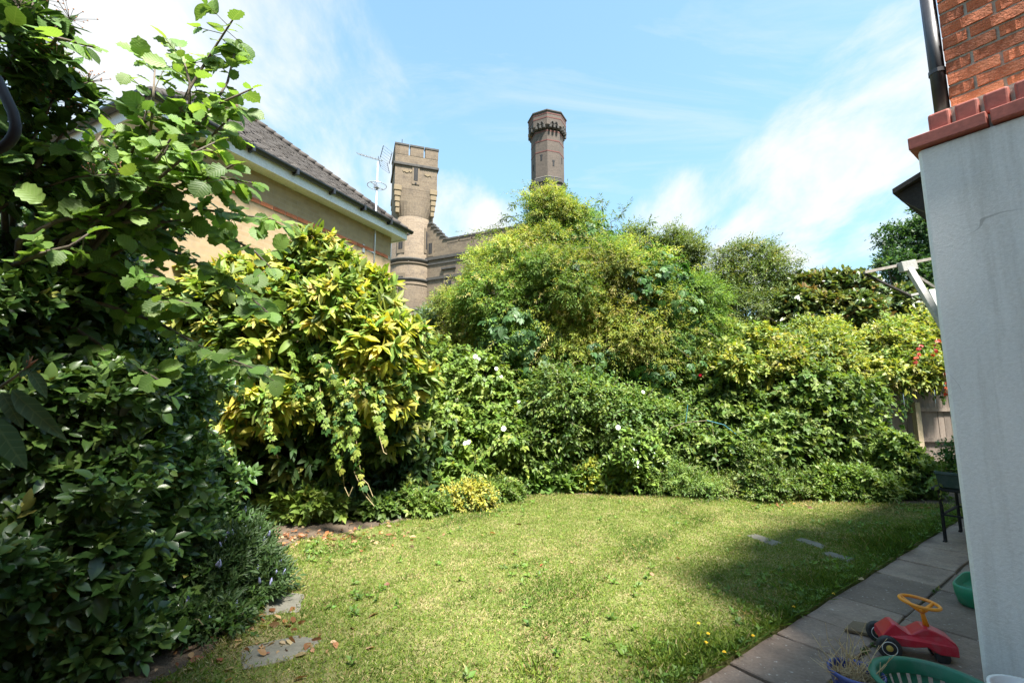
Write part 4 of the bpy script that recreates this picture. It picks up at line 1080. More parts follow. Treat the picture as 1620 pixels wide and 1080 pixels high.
# --- back row: trees beyond the fence --------------------------------------------------------
b_ = at(1440, 560, 17); b_.z = 0
shrub('tall_tree', 'tall dark green tree behind the clothes airer, its boughs in tiers', 'tree', b_, [lump(1450, 390, 17, 55, 32), lump(1425, 425, 16.5, 38, 20), lump(1475, 430, 17, 60, 40), lump(1450, 480, 17, 70, 40), lump(1500, 360, 17, 60, 40), lump(1540, 420, 17, 60, 60)], 101, 5200,
      [((.035, .085, .025), 3), ((.055, .12, .035), 2), ((.075, .15, .04), 1)], 'low', shoots=(60, 0.7), k=7, length=.34, size=.13, sub=8, r0=.16, droop=.15, fill=.12, amp=.25)
b_ = at(1330, 560, 13.5); b_.z = 0
shrub('magnolia_tree', 'broad evergreen tree with rusty bronze young leaves above the hedge', 'tree', b_, [lump(1320, 478, 13.5, 62, 34), lump(1275, 500, 13.3, 40, 36), lump(1375, 490, 13.4, 55, 30), lump(1330, 520, 13.0, 90, 34), lump(1420, 515, 13.4, 50, 28), lump(1345, 460, 13.8, 40, 22)], 102, 3600,
      [((.10, .145, .035), 4), ((.07, .11, .03), 3), ((.20, .13, .035), 1.3), ((.17, .19, .05), 3)], 'ovate', 'leaf_gloss', shoots=(60, 0.5), k=7, length=.22, size=.17, ang=1.0, sub=8, r0=.13, droop=.0, up=.5, fill=.15, mode='whorl')
b_ = at(1185, 560, 14); b_.z = 0
shrub('feathery_tree', 'feathery olive-green tree with an open domed top, right of the great mound', 'tree', b_, [lump(1185, 408, 14, 40, 20), lump(1148, 432, 14, 30, 20), lump(1222, 430, 13.8, 32, 20), lump(1180, 455, 13.8, 48, 22), lump(1238, 455, 14.0, 22, 16), lump(1140, 470, 14.2, 26, 18), lump(1195, 495, 13.6, 66, 34), lump(1150, 510, 13.6, 40, 30), lump(1200, 540, 13.6, 66, 26)], 103, 3800,
      [((.10, .15, .035), 3), ((.14, .185, .045), 3), ((.075, .12, .03), 2), ((.2, .21, .06), 1)], 'lowlance', shoots=(130, 0.8), k=11, length=.40, size=.10, ang=1.0, sub=10, r0=.12, droop=.25, fill=.06, amp=.4, shell=.6, back=.2)
b_ = at(1065, 560, 13.2); b_.z = 0
shrub('feathery_tree', 'yellowish feathery tree with loose twiggy top, behind the right shoulder of the mound', 'tree', b_, [lump(1055, 398, 13.2, 40, 18), lump(1005, 380, 13.2, 28, 14), lump(1092, 412, 13.0, 28, 24), lump(1030, 430, 13.2, 70, 34), lump(1090, 460, 13.2, 30, 34)], 104, 2300,
      [((.13, .18, .04), 3), ((.17, .22, .05), 3), ((.10, .15, .035), 2)], 'lowlance', shoots=(110, 0.9), k=11, length=.38, size=.10, ang=1.0, sub=10, r0=.10, droop=.2, fill=.05, amp=.4, shell=.6, back=.2)
b_ = at(715, 600, 11.5); b_.z = 0
shrub('grey_shrub', 'grey-green narrow-leaved shrub in front of the castle wall', 'shrub', b_, [lump(705, 520, 11.6, 40, 30), lump(735, 555, 11.2, 52, 34), lump(690, 560, 11.0, 40, 40), lump(725, 600, 10.8, 60, 40)], 105, 2600,
      [((.10, .16, .075), 3), ((.14, .21, .10), 2), ((.075, .125, .055), 2)], 'lowlance', shoots=(60, 0.6), k=9, length=.36, size=.13, ang=.8, sub=8, r0=.05, droop=.25, up=.5, fill=.2)

# --- the great mound -------------------------------------------------------------------------
MOUND = [lump(876, 345, 11.0, 44, 42), lump(868, 415, 10.8, 66, 54), lump(935, 425, 10.8, 66, 50), lump(790, 465, 10.4, 78, 62), lump(880, 490, 9.9, 120, 72), lump(985, 480, 10.2, 100, 78), lump(735, 500, 10.9, 36, 48), lump(1060, 500, 10.4, 70, 70),
         lump(850, 555, 9.8, 110, 46), lump(960, 555, 9.8, 120, 48), lump(1040, 560, 10.0, 90, 50), lump(760, 530, 10.5, 70, 48), lump(1105, 540, 10.6, 44, 44), lump(915, 362, 11.2, 34, 26)]
def mound_extra(root, base, rng, P, Nn):
    creeper_on(root, base, rng, [(815, 545, 60, 55), (855, 590, 70, 40)], MOUND, [((.07, .15, .05), 3), ((.11, .20, .08), 2)], .2, 420)
    creeper_on(root, base, rng, [(1050, 470, 50, 70), (975, 375, 40, 26), (1075, 545, 30, 50), (1020, 420, 50, 30), (930, 400, 40, 40)], MOUND, CREEP, .16, 800)
    creeper_on(root, base, rng, [(950, 600, 100, 40), (900, 620, 80, 40)], MOUND, CREEP, .16, 500)
b_ = at(905, 640, 11); b_.z = 0
shrub('overgrown_tree', 'great rounded mound of lime-green feathery foliage hung with creeper, chimney rising behind', 'tree', b_, MOUND, 106, 23000, G_LIME, 'lowlance', 'leaf_soft', shoots=(620, .7), k=11, length=.30, size=.075, ang=1.0, droop=.35, sub=14, r0=.16, subr=(.18, .46), fill=.2, drift=.38,
      patch=(1.5, 7, [((.10, .185, .035), 3), ((.14, .23, .045), 2)], .25), extra=mound_extra, shell=.4, up=.15, dj=.6, cj=.17)
# loose feathery sprays that break the skyline
def sprays(name, label, specs, seed, pal, cate='tree'):
    rng = np.random.default_rng(seed); b0 = Vector(specs[0][0]); b0.z = 0
    root = empty(name, b0, 0, label, cate); Ls = []; mb = MB()
    low = Vector(specs[0][0]); low.z -= .8
    mb.tube([Vector((0, 0, 0)), low - b0], [.07, .04], 6)
    for a, c in specs:
        pts = branch_path(a, c, rng, 6, .08, .08); pts = [low] + pts; mb.tube([p - b0 for p in pts], [.03] + [.018 * (1 - .75 * i / 6) for i in range(7)], 5)
        Q = arr([tuple(pts[1 + i // 3].lerp(pts[2 + i // 3], (i % 3) / 3)) for i in range(18)]); D = nrm(rng.normal(size=Q.shape) * .8 + arr(tuple((Vector(c) - Vector(a)).normalized())) * .7)
        Ls.append(sprigs(rng, Q, D, colours(rng, len(Q), pal), 11, .42, 1.0, .115, .25, None, .35, 'alt'))
    mb.build('limb', 'bark', root, True); foliage(root, b0, 'lowlance', cat(*Ls), 'leaf_soft')
sprays('slender_tree', 'slender tree with loose feathery sprays over the left shoulder of the mound', [(at(830, 390, 12.6), at(745, 368, 12.6)), (at(830, 380, 12.6), at(775, 355, 12.6)), (at(840, 370, 12.6), at(800, 338, 12.5)), (at(850, 360, 12.5), at(815, 318, 12.5)), (at(855, 350, 12.5), at(835, 312, 12.5)), (at(850, 380, 12.6), at(790, 375, 12.6))], 31, [((.12, .17, .05), 3), ((.09, .13, .04), 2)])
sprays('slender_tree', 'slender grey-green tree with loose sprays over the right shoulder of the mound', [(at(950, 390, 12.8), at(990, 328, 12.8)), (at(960, 380, 12.8), at(950, 315, 12.8)), (at(980, 390, 12.8), at(1030, 352, 12.8)), (at(1000, 390, 12.8), at(1070, 362, 12.9)), (at(1010, 395, 12.8), at(1098, 368, 13)), (at(930, 370, 12.6), at(910, 312, 12.6)), (at(900, 360, 12.5), at(898, 306, 12.4))], 32, [((.10, .15, .055), 3), ((.07, .11, .04), 2)])

# --- climbers over the back fence --------------------------------------------------------------
def white_flowers(spots):
    def f(root, base, rng, P, Nn):
        mb = MB(); mb.lathe([(.006, 0), (.012, .03), (.03, .05), (.055, .058), (.052, .06), (.028, .054), (.008, .03)], 12, closed=False); me = mb.mesh('flower', 'petal', True)
        a = me.attributes.new('tint', 'FLOAT_COLOR', 'POINT'); a.data.foreach_set('color', [.85, .85, .84, 1] * len(me.vertices))
        for px, py, Y, s in spots:
            x_, y_, d_ = project(P); near = (np.abs(x_ - px) < 14) & (np.abs(y_ - py) < 12)
            if near.any(): Y = float(P[near][:, 1].min()) - .14
            p = at(px, py, Y); o = put('flower', me, root, p - base); d = Vector((rng.normal() * .3, -1, .45 + rng.normal() * .2)).normalized(); o.rotation_euler = d.to_track_quat('Z', 'Y').to_euler(); o.scale = (s * .66, s * .66, s * .66 * rng.uniform(.7, 1.5))
    return f
BIND = bank(672, 850, 585, 760, 24, 1, top=[(660, 600), (720, 585), (800, 600), (850, 625)]) + [lump(750, 640, 9.5, 90, 60), lump(740, 720, 9.0, 90, 60)]
b_ = gp(750, 795)
shrub('bindweed_thicket', 'bright green heart-leaved climber thicket dotted with white trumpet flowers', 'climber', (b_.x, b_.y + .5, 0), BIND, 107, 6200, G_FRESH + G_MID[:2], 'heart', shoots=(300, .55), k=6, length=.24, size=.088, droop=.45, sub=12, r0=.03, up=.1, fill=.35, jit=.3, parts=300,
      extra=white_flowers([(753, 565, 8.7, 1.3), (757, 570, 8.7, 1.0), (784, 584, 8.65, 1), (792, 597, 8.6, 1.1), (725, 634, 8.1, 1.1), (797, 679, 7.75, 1.25), (738, 703, 7.55, 1.2), (744, 701, 7.55, 1.2), (822, 637, 8.2, .9)]), stem='twig')
ROSE = bank(860, 1110, 600, 760, 28, 2, top=[(860, 640), (960, 640), (1040, 610), (1110, 585)]) + [lump(930, 700, 9.3, 110, 50), lump(1040, 680, 9.4, 100, 60), lump(1090, 605, 10.1, 60, 50), lump(960, 640, 9.9, 90, 40)]
def rose_extra(root, base, rng, P, Nn):
    white_flowers([(977, 677, 7.95, 1.2), (1015, 622, 8.3, 1.0)])(root, base, rng, P, Nn)
    mb = MB()
    for k in range(9):
        a = k * 2.4; mb.lathe([(.004, 0), (.03 - .002 * k, .012), (.032 - .002 * k, .03)], 8, (.01 * math.cos(a), .01 * math.sin(a), .004 * k), closed=False)
    me = mb.mesh('rose_bloom', 'petal', True); a = me.attributes.new('tint', 'FLOAT_COLOR', 'POINT'); a.data.foreach_set('color', [.68, .05, .16, 1] * len(me.vertices))
    x_, y_, d_ = project(P); near = (np.abs(x_ - 1107) < 16) & (np.abs(y_ - 595) < 14)
    o = put('rose_bloom', me, root, at(1107, 595, float(P[near][:, 1].min()) - .14 if near.any() else 8.45) - base); o.rotation_euler = (1.0, 0, 0); o.scale = (1.05,) * 3; o['label'] = 'pink rose bloom'
b_ = gp(1000, 790)
shrub('rambling_rose', 'rambling rose thicket with one pink bloom, under the mound', 'climber', (b_.x, b_.y + .7, 0), ROSE, 108, 7200, G_MID + [((.12, .21, .06), 2)], 'low', shoots=(340, .6), k=7, length=.26, size=.085, droop=.3, sub=12, r0=.03, fill=.35, extra=rose_extra, stem='twig')
IVY = bank(1125, 1325, 575, 765, 32, 3, top=[(1120, 575), (1240, 575), (1330, 600), (1400, 640)]) + [lump(1200, 680, 9.5, 110, 70), lump(1310, 690, 9.4, 90, 60)]
b_ = gp(1250, 792)
shrub('ivy_bank', 'thick bank of dark and mid green climbing leaves burying the fence', 'climber', (b_.x, b_.y + .7, 0), IVY, 109, 9000, G_MID, 'heart', shoots=(320, .55), k=6, length=.26, size=.094, droop=.35, sub=13, r0=.03, fill=.35, patch=(2.4, 3, [((.13, .20, .05), 2), ((.20, .24, .06), 1)], .45), stem='twig', parts=300)
HOP = bank(1140, 1480, 530, 590, 24, 4, (16, 36), 9.3, .7, top=[(1140, 575), (1200, 545), (1270, 555), (1340, 540), (1400, 552), (1480, 530)]) + [lump(1410, 590, 9.25, 40, 16), lump(1470, 590, 9.2, 36, 20)]
def hop_extra(root, base, rng, P, Nn):
    Ls = []
    for pts in ([(1455, 545), (1450, 560), (1446, 580)], [(1482, 535), (1478, 550), (1476, 566)], [(1500, 570), (1496, 600), (1490, 618)], [(1492, 590), (1498, 612), (1500, 630)]):
        q = [at(x_, y_, 8.85) for x_, y_ in pts]; Ls.append(strand(root, base, rng, q, [((.42, .05, .035), 3), ((.5, .12, .05), 1)], .07, .05))
    foliage(root, base, 'ovate', cat(*Ls), 'leaf_matt', stuff_name='red_creeper')
    Ls = [strand(root, base, rng, [at(x_, y_, 9.1) for x_, y_ in pts], CREEP + G_FRESH[:1], .085, .05) for pts in ([(1420, 600), (1422, 630), (1430, 660)], [(1428, 600), (1432, 640), (1425, 680)], [(1450, 600), (1458, 630)], [(1470, 600), (1466, 622)], [(1490, 610), (1492, 640)], [(1400, 600), (1405, 640), (1410, 690)], [(1438, 590), (1436, 625), (1440, 650)], [(1478, 600), (1482, 628)])]
    foliage(root, base, 'ovate', cat(*Ls), 'leaf_matt', stuff_name='trailing_leaves')
b_ = gp(1330, 790)
shrub('golden_climber', 'yellow-green climber sprawling along the fence top, reddening by the white wall', 'climber', (b_.x, b_.y + 1.0, 0), HOP, 110, 5200, G_LIME + [((.32, .33, .05), 2.5), ((.13, .2, .045), 3)], 'low', shoots=(260, .55), k=7, length=.24, size=.10, droop=.35, sub=9, r0=.03, fill=.3, up=.2, extra=hop_extra, stem='twig')

# --- border plants at the lawn edge ----------------------------------------------------------
def low_plant(name, label, px, py, w_px, h_px, seed, n, pal, kind='low', cate='plant', group=None, mat='leaf_matt', size=.06, k=6, length=.14, mode='spiral', parts=0, droop=.1, sub=5, ang=.9, depth=None, stem='twig', r0=.012, up=.5, extra=None):
    p = gp(px, py); d = project(arr(p))[2]; s = d / F_PX; rx, rz = w_px * s / 2, h_px * s / 2
    ry = depth or rx * .8
    rg = np.random.default_rng(seed + 7); nl = 6 if rx < rz * 1.6 else 9; lumps = []
    for i in range(nl):
        t_ = -1 + 2 * (i + .5) / nl + rg.normal() * .12; e = math.sqrt(max(.15, 1 - t_ * t_)); hz = rz * 2 * e * rg.uniform(.45, .95); q = rg.uniform(.32, .5) * min(rx, rz * 1.4)
        lumps.append(((p.x + t_ * rx * .8, p.y + ry + rg.normal() * ry * .4, max(hz - q, q * .6)), (q * rg.uniform(1, 1.4), q, q)))
        lumps.append(((p.x + t_ * rx * .75, p.y + ry * rg.uniform(.8, 1.4), hz * .35), (q * 1.1, q, hz * .4)))
    return shrub(name, label, cate, (p.x, p.y + ry, 0), lumps, seed, n, pal, kind, mat, k=k, length=length, ang=ang, size=size, droop=droop, mode=mode, sub=sub, r0=r0, parts=parts, group=group, up=up, fill=.3, stem=stem, extra=extra, shoots=(max(10, n // 11), length * 1.7))
low_plant('bramble_patch', 'low patch of broad bright green leaves at the bed corner under the golden bush', 455, 838, 130, 62, 201, 420, G_FRESH, 'heart', size=.10, parts=260, length=.16)
low_plant('euonymus', 'small gold and green variegated shrub at the lawn edge', 735, 812, 78, 52, 202, 620, G_GOLD[:2] + [((.30, .33, .08), 3), ((.10, .18, .05), 2)], 'low', 'shrub', size=.05, parts=0)
low_plant('choisya', 'rounded glossy green shrub with whorled leaves at the lawn edge', 1010, 788, 96, 104, 203, 900, G_MID + G_FRESH[:2], 'ovate', 'shrub', mat='leaf_gloss', size=.085, mode='whorl', length=.1, parts=0, ang=1.1, sub=8)
low_plant('golden_choisya', 'small bright yellow-green shrub between dock leaves and glossy shrub', 938, 782, 50, 58, 204, 380, [((.34, .38, .05), 3), ((.22, .29, .05), 2), ((.1, .19, .04), 2)], 'ovate', 'shrub', size=.07, mode='whorl', length=.08, ang=1.1)
low_plant('dock_plant', 'clump of broad pointed dock leaves at the foot of the thicket', 850, 784, 74, 34, 205, 120, [((.10, .19, .04), 3), ((.15, .26, .06), 2)], 'ovate', size=.19, k=5, length=.05, ang=.7, parts=120)
low_plant('dock_plant', 'pale broad-leaved clump left of the golden choisya', 895, 782, 50, 36, 206, 80, [((.14, .24, .06), 3), ((.18, .29, .08), 2)], 'ovate', size=.17, k=5, length=.05, ang=.7, parts=80)
low_plant('fern_clump', 'light green ferny clump at the lawn edge between glossy shrub and ivy', 1085, 792, 110, 48, 207, 800, [((.15, .25, .05), 3), ((.2, .29, .06), 2), ((.1, .18, .04), 2)], 'lowlance', size=.055, k=12, length=.26, ang=1.1, droop=.25)
low_plant('fern_clump', 'low yellowish weedy clump in front of the ivy bank', 1160, 792, 76, 34, 208, 420, [((.16, .24, .05), 3), ((.24, .27, .07), 2)], 'lowlance', size=.05, k=10, length=.18, ang=1.1, droop=.25)
low_plant('nettle_patch', 'green leafy undergrowth along the foot of the bindweed thicket', 650, 822, 90, 44, 209, 520, G_MID, 'low', size=.07, depth=.3)
low_plant('nettle_patch', 'mid green leafy undergrowth beside the gold variegated shrub', 795, 800, 60, 40, 210, 360, G_MID + G_FRESH, 'low', size=.06, depth=.3)
low_plant('border_shrub', 'loose mid green shrub with small pale leaves below the ivy bank', 1240, 796, 120, 92, 211, 1400, G_MID + [((.20, .25, .09), 2)], 'low', 'shrub', size=.055, depth=.4)
low_plant('border_shrub', 'dense low green shrub at the far lawn corner by the fence', 1380, 800, 150, 76, 212, 1700, G_MID + G_FRESH[:1], 'low', 'shrub', size=.06, depth=.5)
low_plant('border_shrub', 'green leafy shrub below the fence post behind the trough stand', 1470, 795, 80, 110, 213, 800, G_MID, 'heart', 'shrub', size=.075, depth=.35)
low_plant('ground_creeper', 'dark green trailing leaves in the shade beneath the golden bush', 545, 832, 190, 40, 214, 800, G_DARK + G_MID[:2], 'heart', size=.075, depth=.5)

# --- golden spotted laurel with creeper ------------------------------------------------------
AUC = [lump(430, 480, 6.4, 100, 56), lump(515, 455, 6.4, 80, 54), lump(350, 485, 6.3, 80, 54), lump(575, 505, 6.3, 66, 62), lump(470, 510, 6.0, 110, 72), lump(620, 560, 6.4, 52, 52), lump(380, 530, 5.9, 90, 76), lump(560, 580, 6.1, 80, 62), lump(290, 510, 6.0, 80, 76), lump(255, 475, 6.4, 60, 46), lump(470, 620, 6.1, 90, 56), lump(640, 600, 6.7, 36, 44),
       lump(370, 640, 6.1, 64, 60)]
AUC_SHADE = [lump(470, 690, 6.9, 150, 80), lump(560, 680, 7.0, 90, 80), lump(380, 720, 6.6, 90, 80), lump(610, 740, 7.5, 60, 60)]
def auc_extra(root, base, rng, P, Nn):
    Ls = []
    for pts, Y in (([(500, 560), (530, 620), (545, 680), (540, 730), (545, 770)], 5.35), ([(545, 600), (560, 660), (566, 720), (575, 770), (590, 795)], 5.3), ([(520, 570), (548, 640), (556, 700), (566, 745)], 5.3), ([(430, 580), (424, 640), (428, 690), (440, 725)], 5.25), ([(600, 600), (606, 650), (600, 690)], 5.6), ([(575, 590), (590, 640), (604, 690), (612, 715)], 5.5),
                    ([(460, 560), (470, 620), (466, 660)], 5.3), ([(505, 600), (510, 650), (520, 690)], 5.3), ([(390, 560), (384, 610), (388, 650)], 5.2), ([(530, 590), (536, 640), (532, 690), (536, 740)], 5.35), ([(560, 590), (552, 640), (556, 690)], 5.25)):
        Ls.append(strand(root, base, rng, [at(x_, y_, Y) for x_, y_ in pts], G_FRESH + CREEP[:1] + [((.30, .33, .06), 1)], .085, .035, bare=.1))
    L = cat(*Ls)
    P2, N2, _ = crown(rng, AUC, 7000, 8, (.25, .42), .1, .0)
    x, y, d = project(P2); w_ = wav(P2, 2.6, 77) + .5 * np.exp(-((x - 510) / 60) ** 2 - ((y - 590) / 60) ** 2) - .6 * np.exp(-((x - 420) / 70) ** 2 - ((y - 480) / 50) ** 2)
    k_ = w_ > .22; P2, N2 = P2[k_][:1150] + N2[k_][:1150] * .07, N2[k_][:1150]
    L = cat(L, palmate(rng, P2, N2, colours(rng, len(P2), [((.10, .19, .035), 3), ((.15, .25, .045), 2.5), ((.065, .14, .035), 2)]), .098))
    foliage(root, base, 'ovate', L, 'leaf_matt', 300, part_name='creeper_leaf', stuff_name='creeper')
    mb = MB()
    for pts in ([(545, 770), (552, 785), (558, 770)], [(560, 745), (575, 780), (592, 800)], [(566, 750), (582, 765), (590, 785)], [(600, 690), (607, 715), (612, 718)]):
        mb.tube([at(x_, y_, 5.3) - base for x_, y_ in pts], .005, 5)
    mb.build('bare_shoot', 'vine_stem', root)
b_ = gp(455, 800)
shrub('spotted_laurel', 'large domed bush of yellow spotted leaves with green creeper trailing from it', 'shrub', (b_.x, 6.7, 0), AUC, 111, 4300, G_GOLD + [((.22, .29, .05), 3), ((.15, .24, .045), 2.5), ((.09, .16, .035), 1)], 'lance', 'leaf_matt', cj=.24, shoots=(60, 0.3), k=8, length=.13, size=.17, ang=1.05, droop=.18, mode='whorl', sub=9, r0=.06, parts=300, fill=.0, up=.35,
      patch=(2.0, 12, [((.15, .22, .04), 3), ((.21, .28, .045), 2), ((.32, .34, .05), 2)], .35), extra=auc_extra, subr=(.25, .45))
b_ = gp(440, 792)  # inner leaves of the bush, its overhang shade put into the leaf colours
shrub('spotted_laurel', 'lower inner leaves of the golden bush, coloured dark to stand in for shade', 'shrub', (b_.x + .2, 7.2, 0), AUC_SHADE, 112, 2600, [((.035, .075, .02), 3), ((.07, .115, .025), 2), ((.16, .18, .04), .7)], 'lance', 'leaf_matt', k=7, length=.15, size=.16, ang=1.0, droop=.25, mode='whorl', sub=7, r0=.05, fill=.3)

# --- dark evergreen hedge on the left ---------------------------------------------------------
LAU = [lump(40, 690, 2.75, 190, 170, .6), lump(60, 900, 2.75, 170, 170, .55), lump(170, 650, 3.5, 110, 160, .6), lump(200, 850, 3.4, 120, 150, .5), lump(265, 690, 4.4, 60, 110, .5), lump(290, 820, 4.2, 75, 120, .5), lump(60, 500, 3.1, 160, 110, .7), lump(140, 470, 4.0, 80, 76, .6), lump(-60, 640, 2.5, 120, 260, .5), lump(100, 350, 3.6, 130, 80, .6), lump(150, 1010, 2.95, 100, 60, .35)]
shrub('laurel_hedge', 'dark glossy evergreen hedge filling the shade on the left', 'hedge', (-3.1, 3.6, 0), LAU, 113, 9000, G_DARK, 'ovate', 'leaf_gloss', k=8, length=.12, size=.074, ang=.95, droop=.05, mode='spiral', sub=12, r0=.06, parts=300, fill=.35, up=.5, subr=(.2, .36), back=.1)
def blue_spikes(root, base, rng, P, Nn):
    up = Nn[:, 2] * .6 - Nn[:, 1] * .4 + Nn[:, 0] * .5; idx = np.argsort(-up - rng.random(len(up)) * .9)[:46]
    mb = MB(); mb.lathe([(.003, 0), (.011, .012), (.012, .03), (.008, .05), (.002, .066)], 7); me = mb.mesh('flower_spike', 'petal', True)
    a = me.attributes.new('tint', 'FLOAT_COLOR', 'POINT'); a.data.foreach_set('color', [.36, .38, .62, 1] * len(me.vertices))
    for i in idx:
        o = put('flower_spike', me, root, Vector(P[i] + Nn[i] * .09) - base); d = Vector(Nn[i] * .5 + arr([0, 0, .8]) + rng.normal(size=3) * .25); o.rotation_euler = d.to_track_quat('Z', 'Y').to_euler(); q = rng.uniform(.7, 1.2); o.scale = (q, q, q)
LAV = [lump(385, 880, 4.15, 46, 44), lump(350, 920, 3.75, 54, 60), lump(400, 930, 3.85, 38, 40), lump(330, 860, 4.2, 46, 50), lump(320, 985, 3.4, 60, 30)]
shrub('blue_flowered_shrub', 'fine-leaved shrub with pale blue flower spikes leaning over the paving slab', 'shrub', (-2.35, 4.1, 0), LAV, 114, 2600, [((.06, .11, .035), 3), ((.09, .15, .055), 2), ((.04, .08, .025), 2)], 'lowlance', k=11, length=.16, size=.055, ang=.75, droop=.0, sub=9, r0=.02, up=.6, fill=.3, extra=blue_spikes, stem='twig')
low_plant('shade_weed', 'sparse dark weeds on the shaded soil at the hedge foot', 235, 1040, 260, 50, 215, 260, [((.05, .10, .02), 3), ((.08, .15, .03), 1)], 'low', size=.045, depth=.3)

# --- hazel: big serrated leaves on branches that reach across the sky -------------------------
def hazel():
    rng = np.random.default_rng(77); base = Vector((-3.5, 3.1, 0))
    root = empty('hazel_tree', base, 0, 'hazel with large serrated leaves, its branches reaching across the sky', 'tree')
    src = Vector((-3.3, 3.0, 1.9)); trunk = MB(); trunk.tube([Vector((0, 0, 0)), Vector((.08, -.03, .9)), src - base], [.07, .06, .05], 8); trunk.build('trunk', 'bark', root, True)
    paths = [([(60, 400), (180, 320), (255, 240), (300, 140), (340, 75), (368, 32)], 2.75), ([(40, 360), (120, 290), (200, 220), (262, 165)], 2.7), ([(120, 400), (240, 310), (320, 230), (365, 185)], 2.85), ([(90, 420), (220, 330), (300, 285), (345, 280), (400, 290)], 2.8),
             ([(120, 440), (260, 350), (330, 360), (400, 395), (430, 425)], 2.9), ([(60, 470), (160, 480), (250, 510), (330, 555), (400, 582)], 2.9), ([(50, 400), (130, 400), (200, 420), (255, 440)], 2.6), ([(20, 330), (80, 300), (130, 260), (160, 215)], 2.55), ([(30, 380), (90, 350), (150, 340), (215, 330)], 2.5),
             ([(100, 400), (200, 380), (280, 400), (360, 440), (425, 495)], 3.0), ([(20, 420), (70, 400), (110, 390), (140, 370)], 2.3), ([(40, 500), (120, 520), (180, 560), (250, 600)], 2.7), ([(130, 420), (230, 380), (310, 330), (380, 340), (450, 350)], 3.1), ([(20, 300), (60, 260), (80, 230), (120, 240)], 2.4),
             ([(160, 330), (240, 280), (300, 210), (345, 165), (400, 140)], 2.8), ([(180, 340), (230, 270), (240, 190), (245, 110)], 2.75), ([(80, 440), (170, 430), (250, 470), (300, 480)], 2.75), ([(150, 300), (200, 260), (220, 215), (232, 175)], 2.7), ([(60, 330), (140, 330), (200, 300), (250, 290)], 2.6), ([(200, 330), (270, 260), (300, 200), (300, 130), (285, 75)], 2.75), ([(180, 330), (260, 240), (330, 180), (360, 130), (372, 80)], 2.72), ([(150, 330), (230, 300), (290, 250), (340, 225)], 2.65), ([(120, 360), (210, 350), (300, 300), (370, 260)], 2.7), ([(100, 380), (190, 330), (230, 280), (270, 220)], 2.55), ([(0, 180), (50, 110), (90, 60), (150, 75)], 2.2)]
    mb = MB(); P, X, Z = [], [], []; tw = MB()
    for pts, Y in paths:
        q = [at(x_, y_, Y + .12 * math.sin(i * 1.7 + x_)) for i, (x_, y_) in enumerate(pts)]
        allp = [src] + q; n = len(allp)
        mb.tube([p - base for p in allp], [.016 * (1 - .8 * i / (n - 1)) + .002 for i in range(n)], 6)
        side = 1; acc = 0
        for i in range(len(q) - 1):
            a, c = q[i], q[i + 1]; L = (c - a).length; m_ = max(1, int(L / .04))
            for j in range(m_):
                p = a.lerp(c, (j + .5) / m_); d = (c - a).normalized(); side = -side
                s_ = d.cross(Vector((0, 0, 1))).normalized() * side
                x_ = (d * .55 + s_ * .9 + Vector((rng.normal() * .25, rng.normal() * .25, -.28 + rng.normal() * .25))).normalized()
                pet = p + x_ * .018
                P.append(tuple(pet)); X.append(tuple(x_)); Z.append(tuple((Vector((.25, -.75, .8)) + Vector(rng.normal(size=3)) * .38).normalized()))
                if rng.random() < .45:      # short side twig with two or three more leaves
                    e = p + (s_ + d * .4 + Vector(rng.normal(size=3)) * .4).normalized() * rng.uniform(.08, .2)
                    tw.tube([p - base, e - base], [.003, .002], 4)
                    for t_ in (.55, .8, 1):
                        x2 = (Vector(rng.normal(size=3)) * .6 + (e - p).normalized() + Vector((0, 0, -.3))).normalized(); P.append(tuple(p.lerp(e, t_))); X.append(tuple(x2)); Z.append(tuple((Vector((.25, -.75, .8)) + Vector(rng.normal(size=3)) * .45).normalized()))
        P.append(tuple(q[-1])); X.append(tuple((q[-1] - q[-2]).normalized())); Z.append((0, -.4, .9))
    mb.build('branch', 'bark', root, True); tw.build('twigs', 'twig', root)['kind'] = 'stuff'
    P, X, Z = arr(P), arr(X), arr(Z); N = len(P)
    C = jitter(rng, colours(rng, N, [((.13, .235, .045), 3), ((.17, .29, .06), 3), ((.10, .18, .045), 2), ((.22, .34, .08), 1.5)]), .14)
    foliage(root, base, 'hazel', dict(P=P, X=X, Z=Z, S=rng.uniform(.05, .125, N), C=C), 'leaf_hazel', 300, lc=True)
hazel()

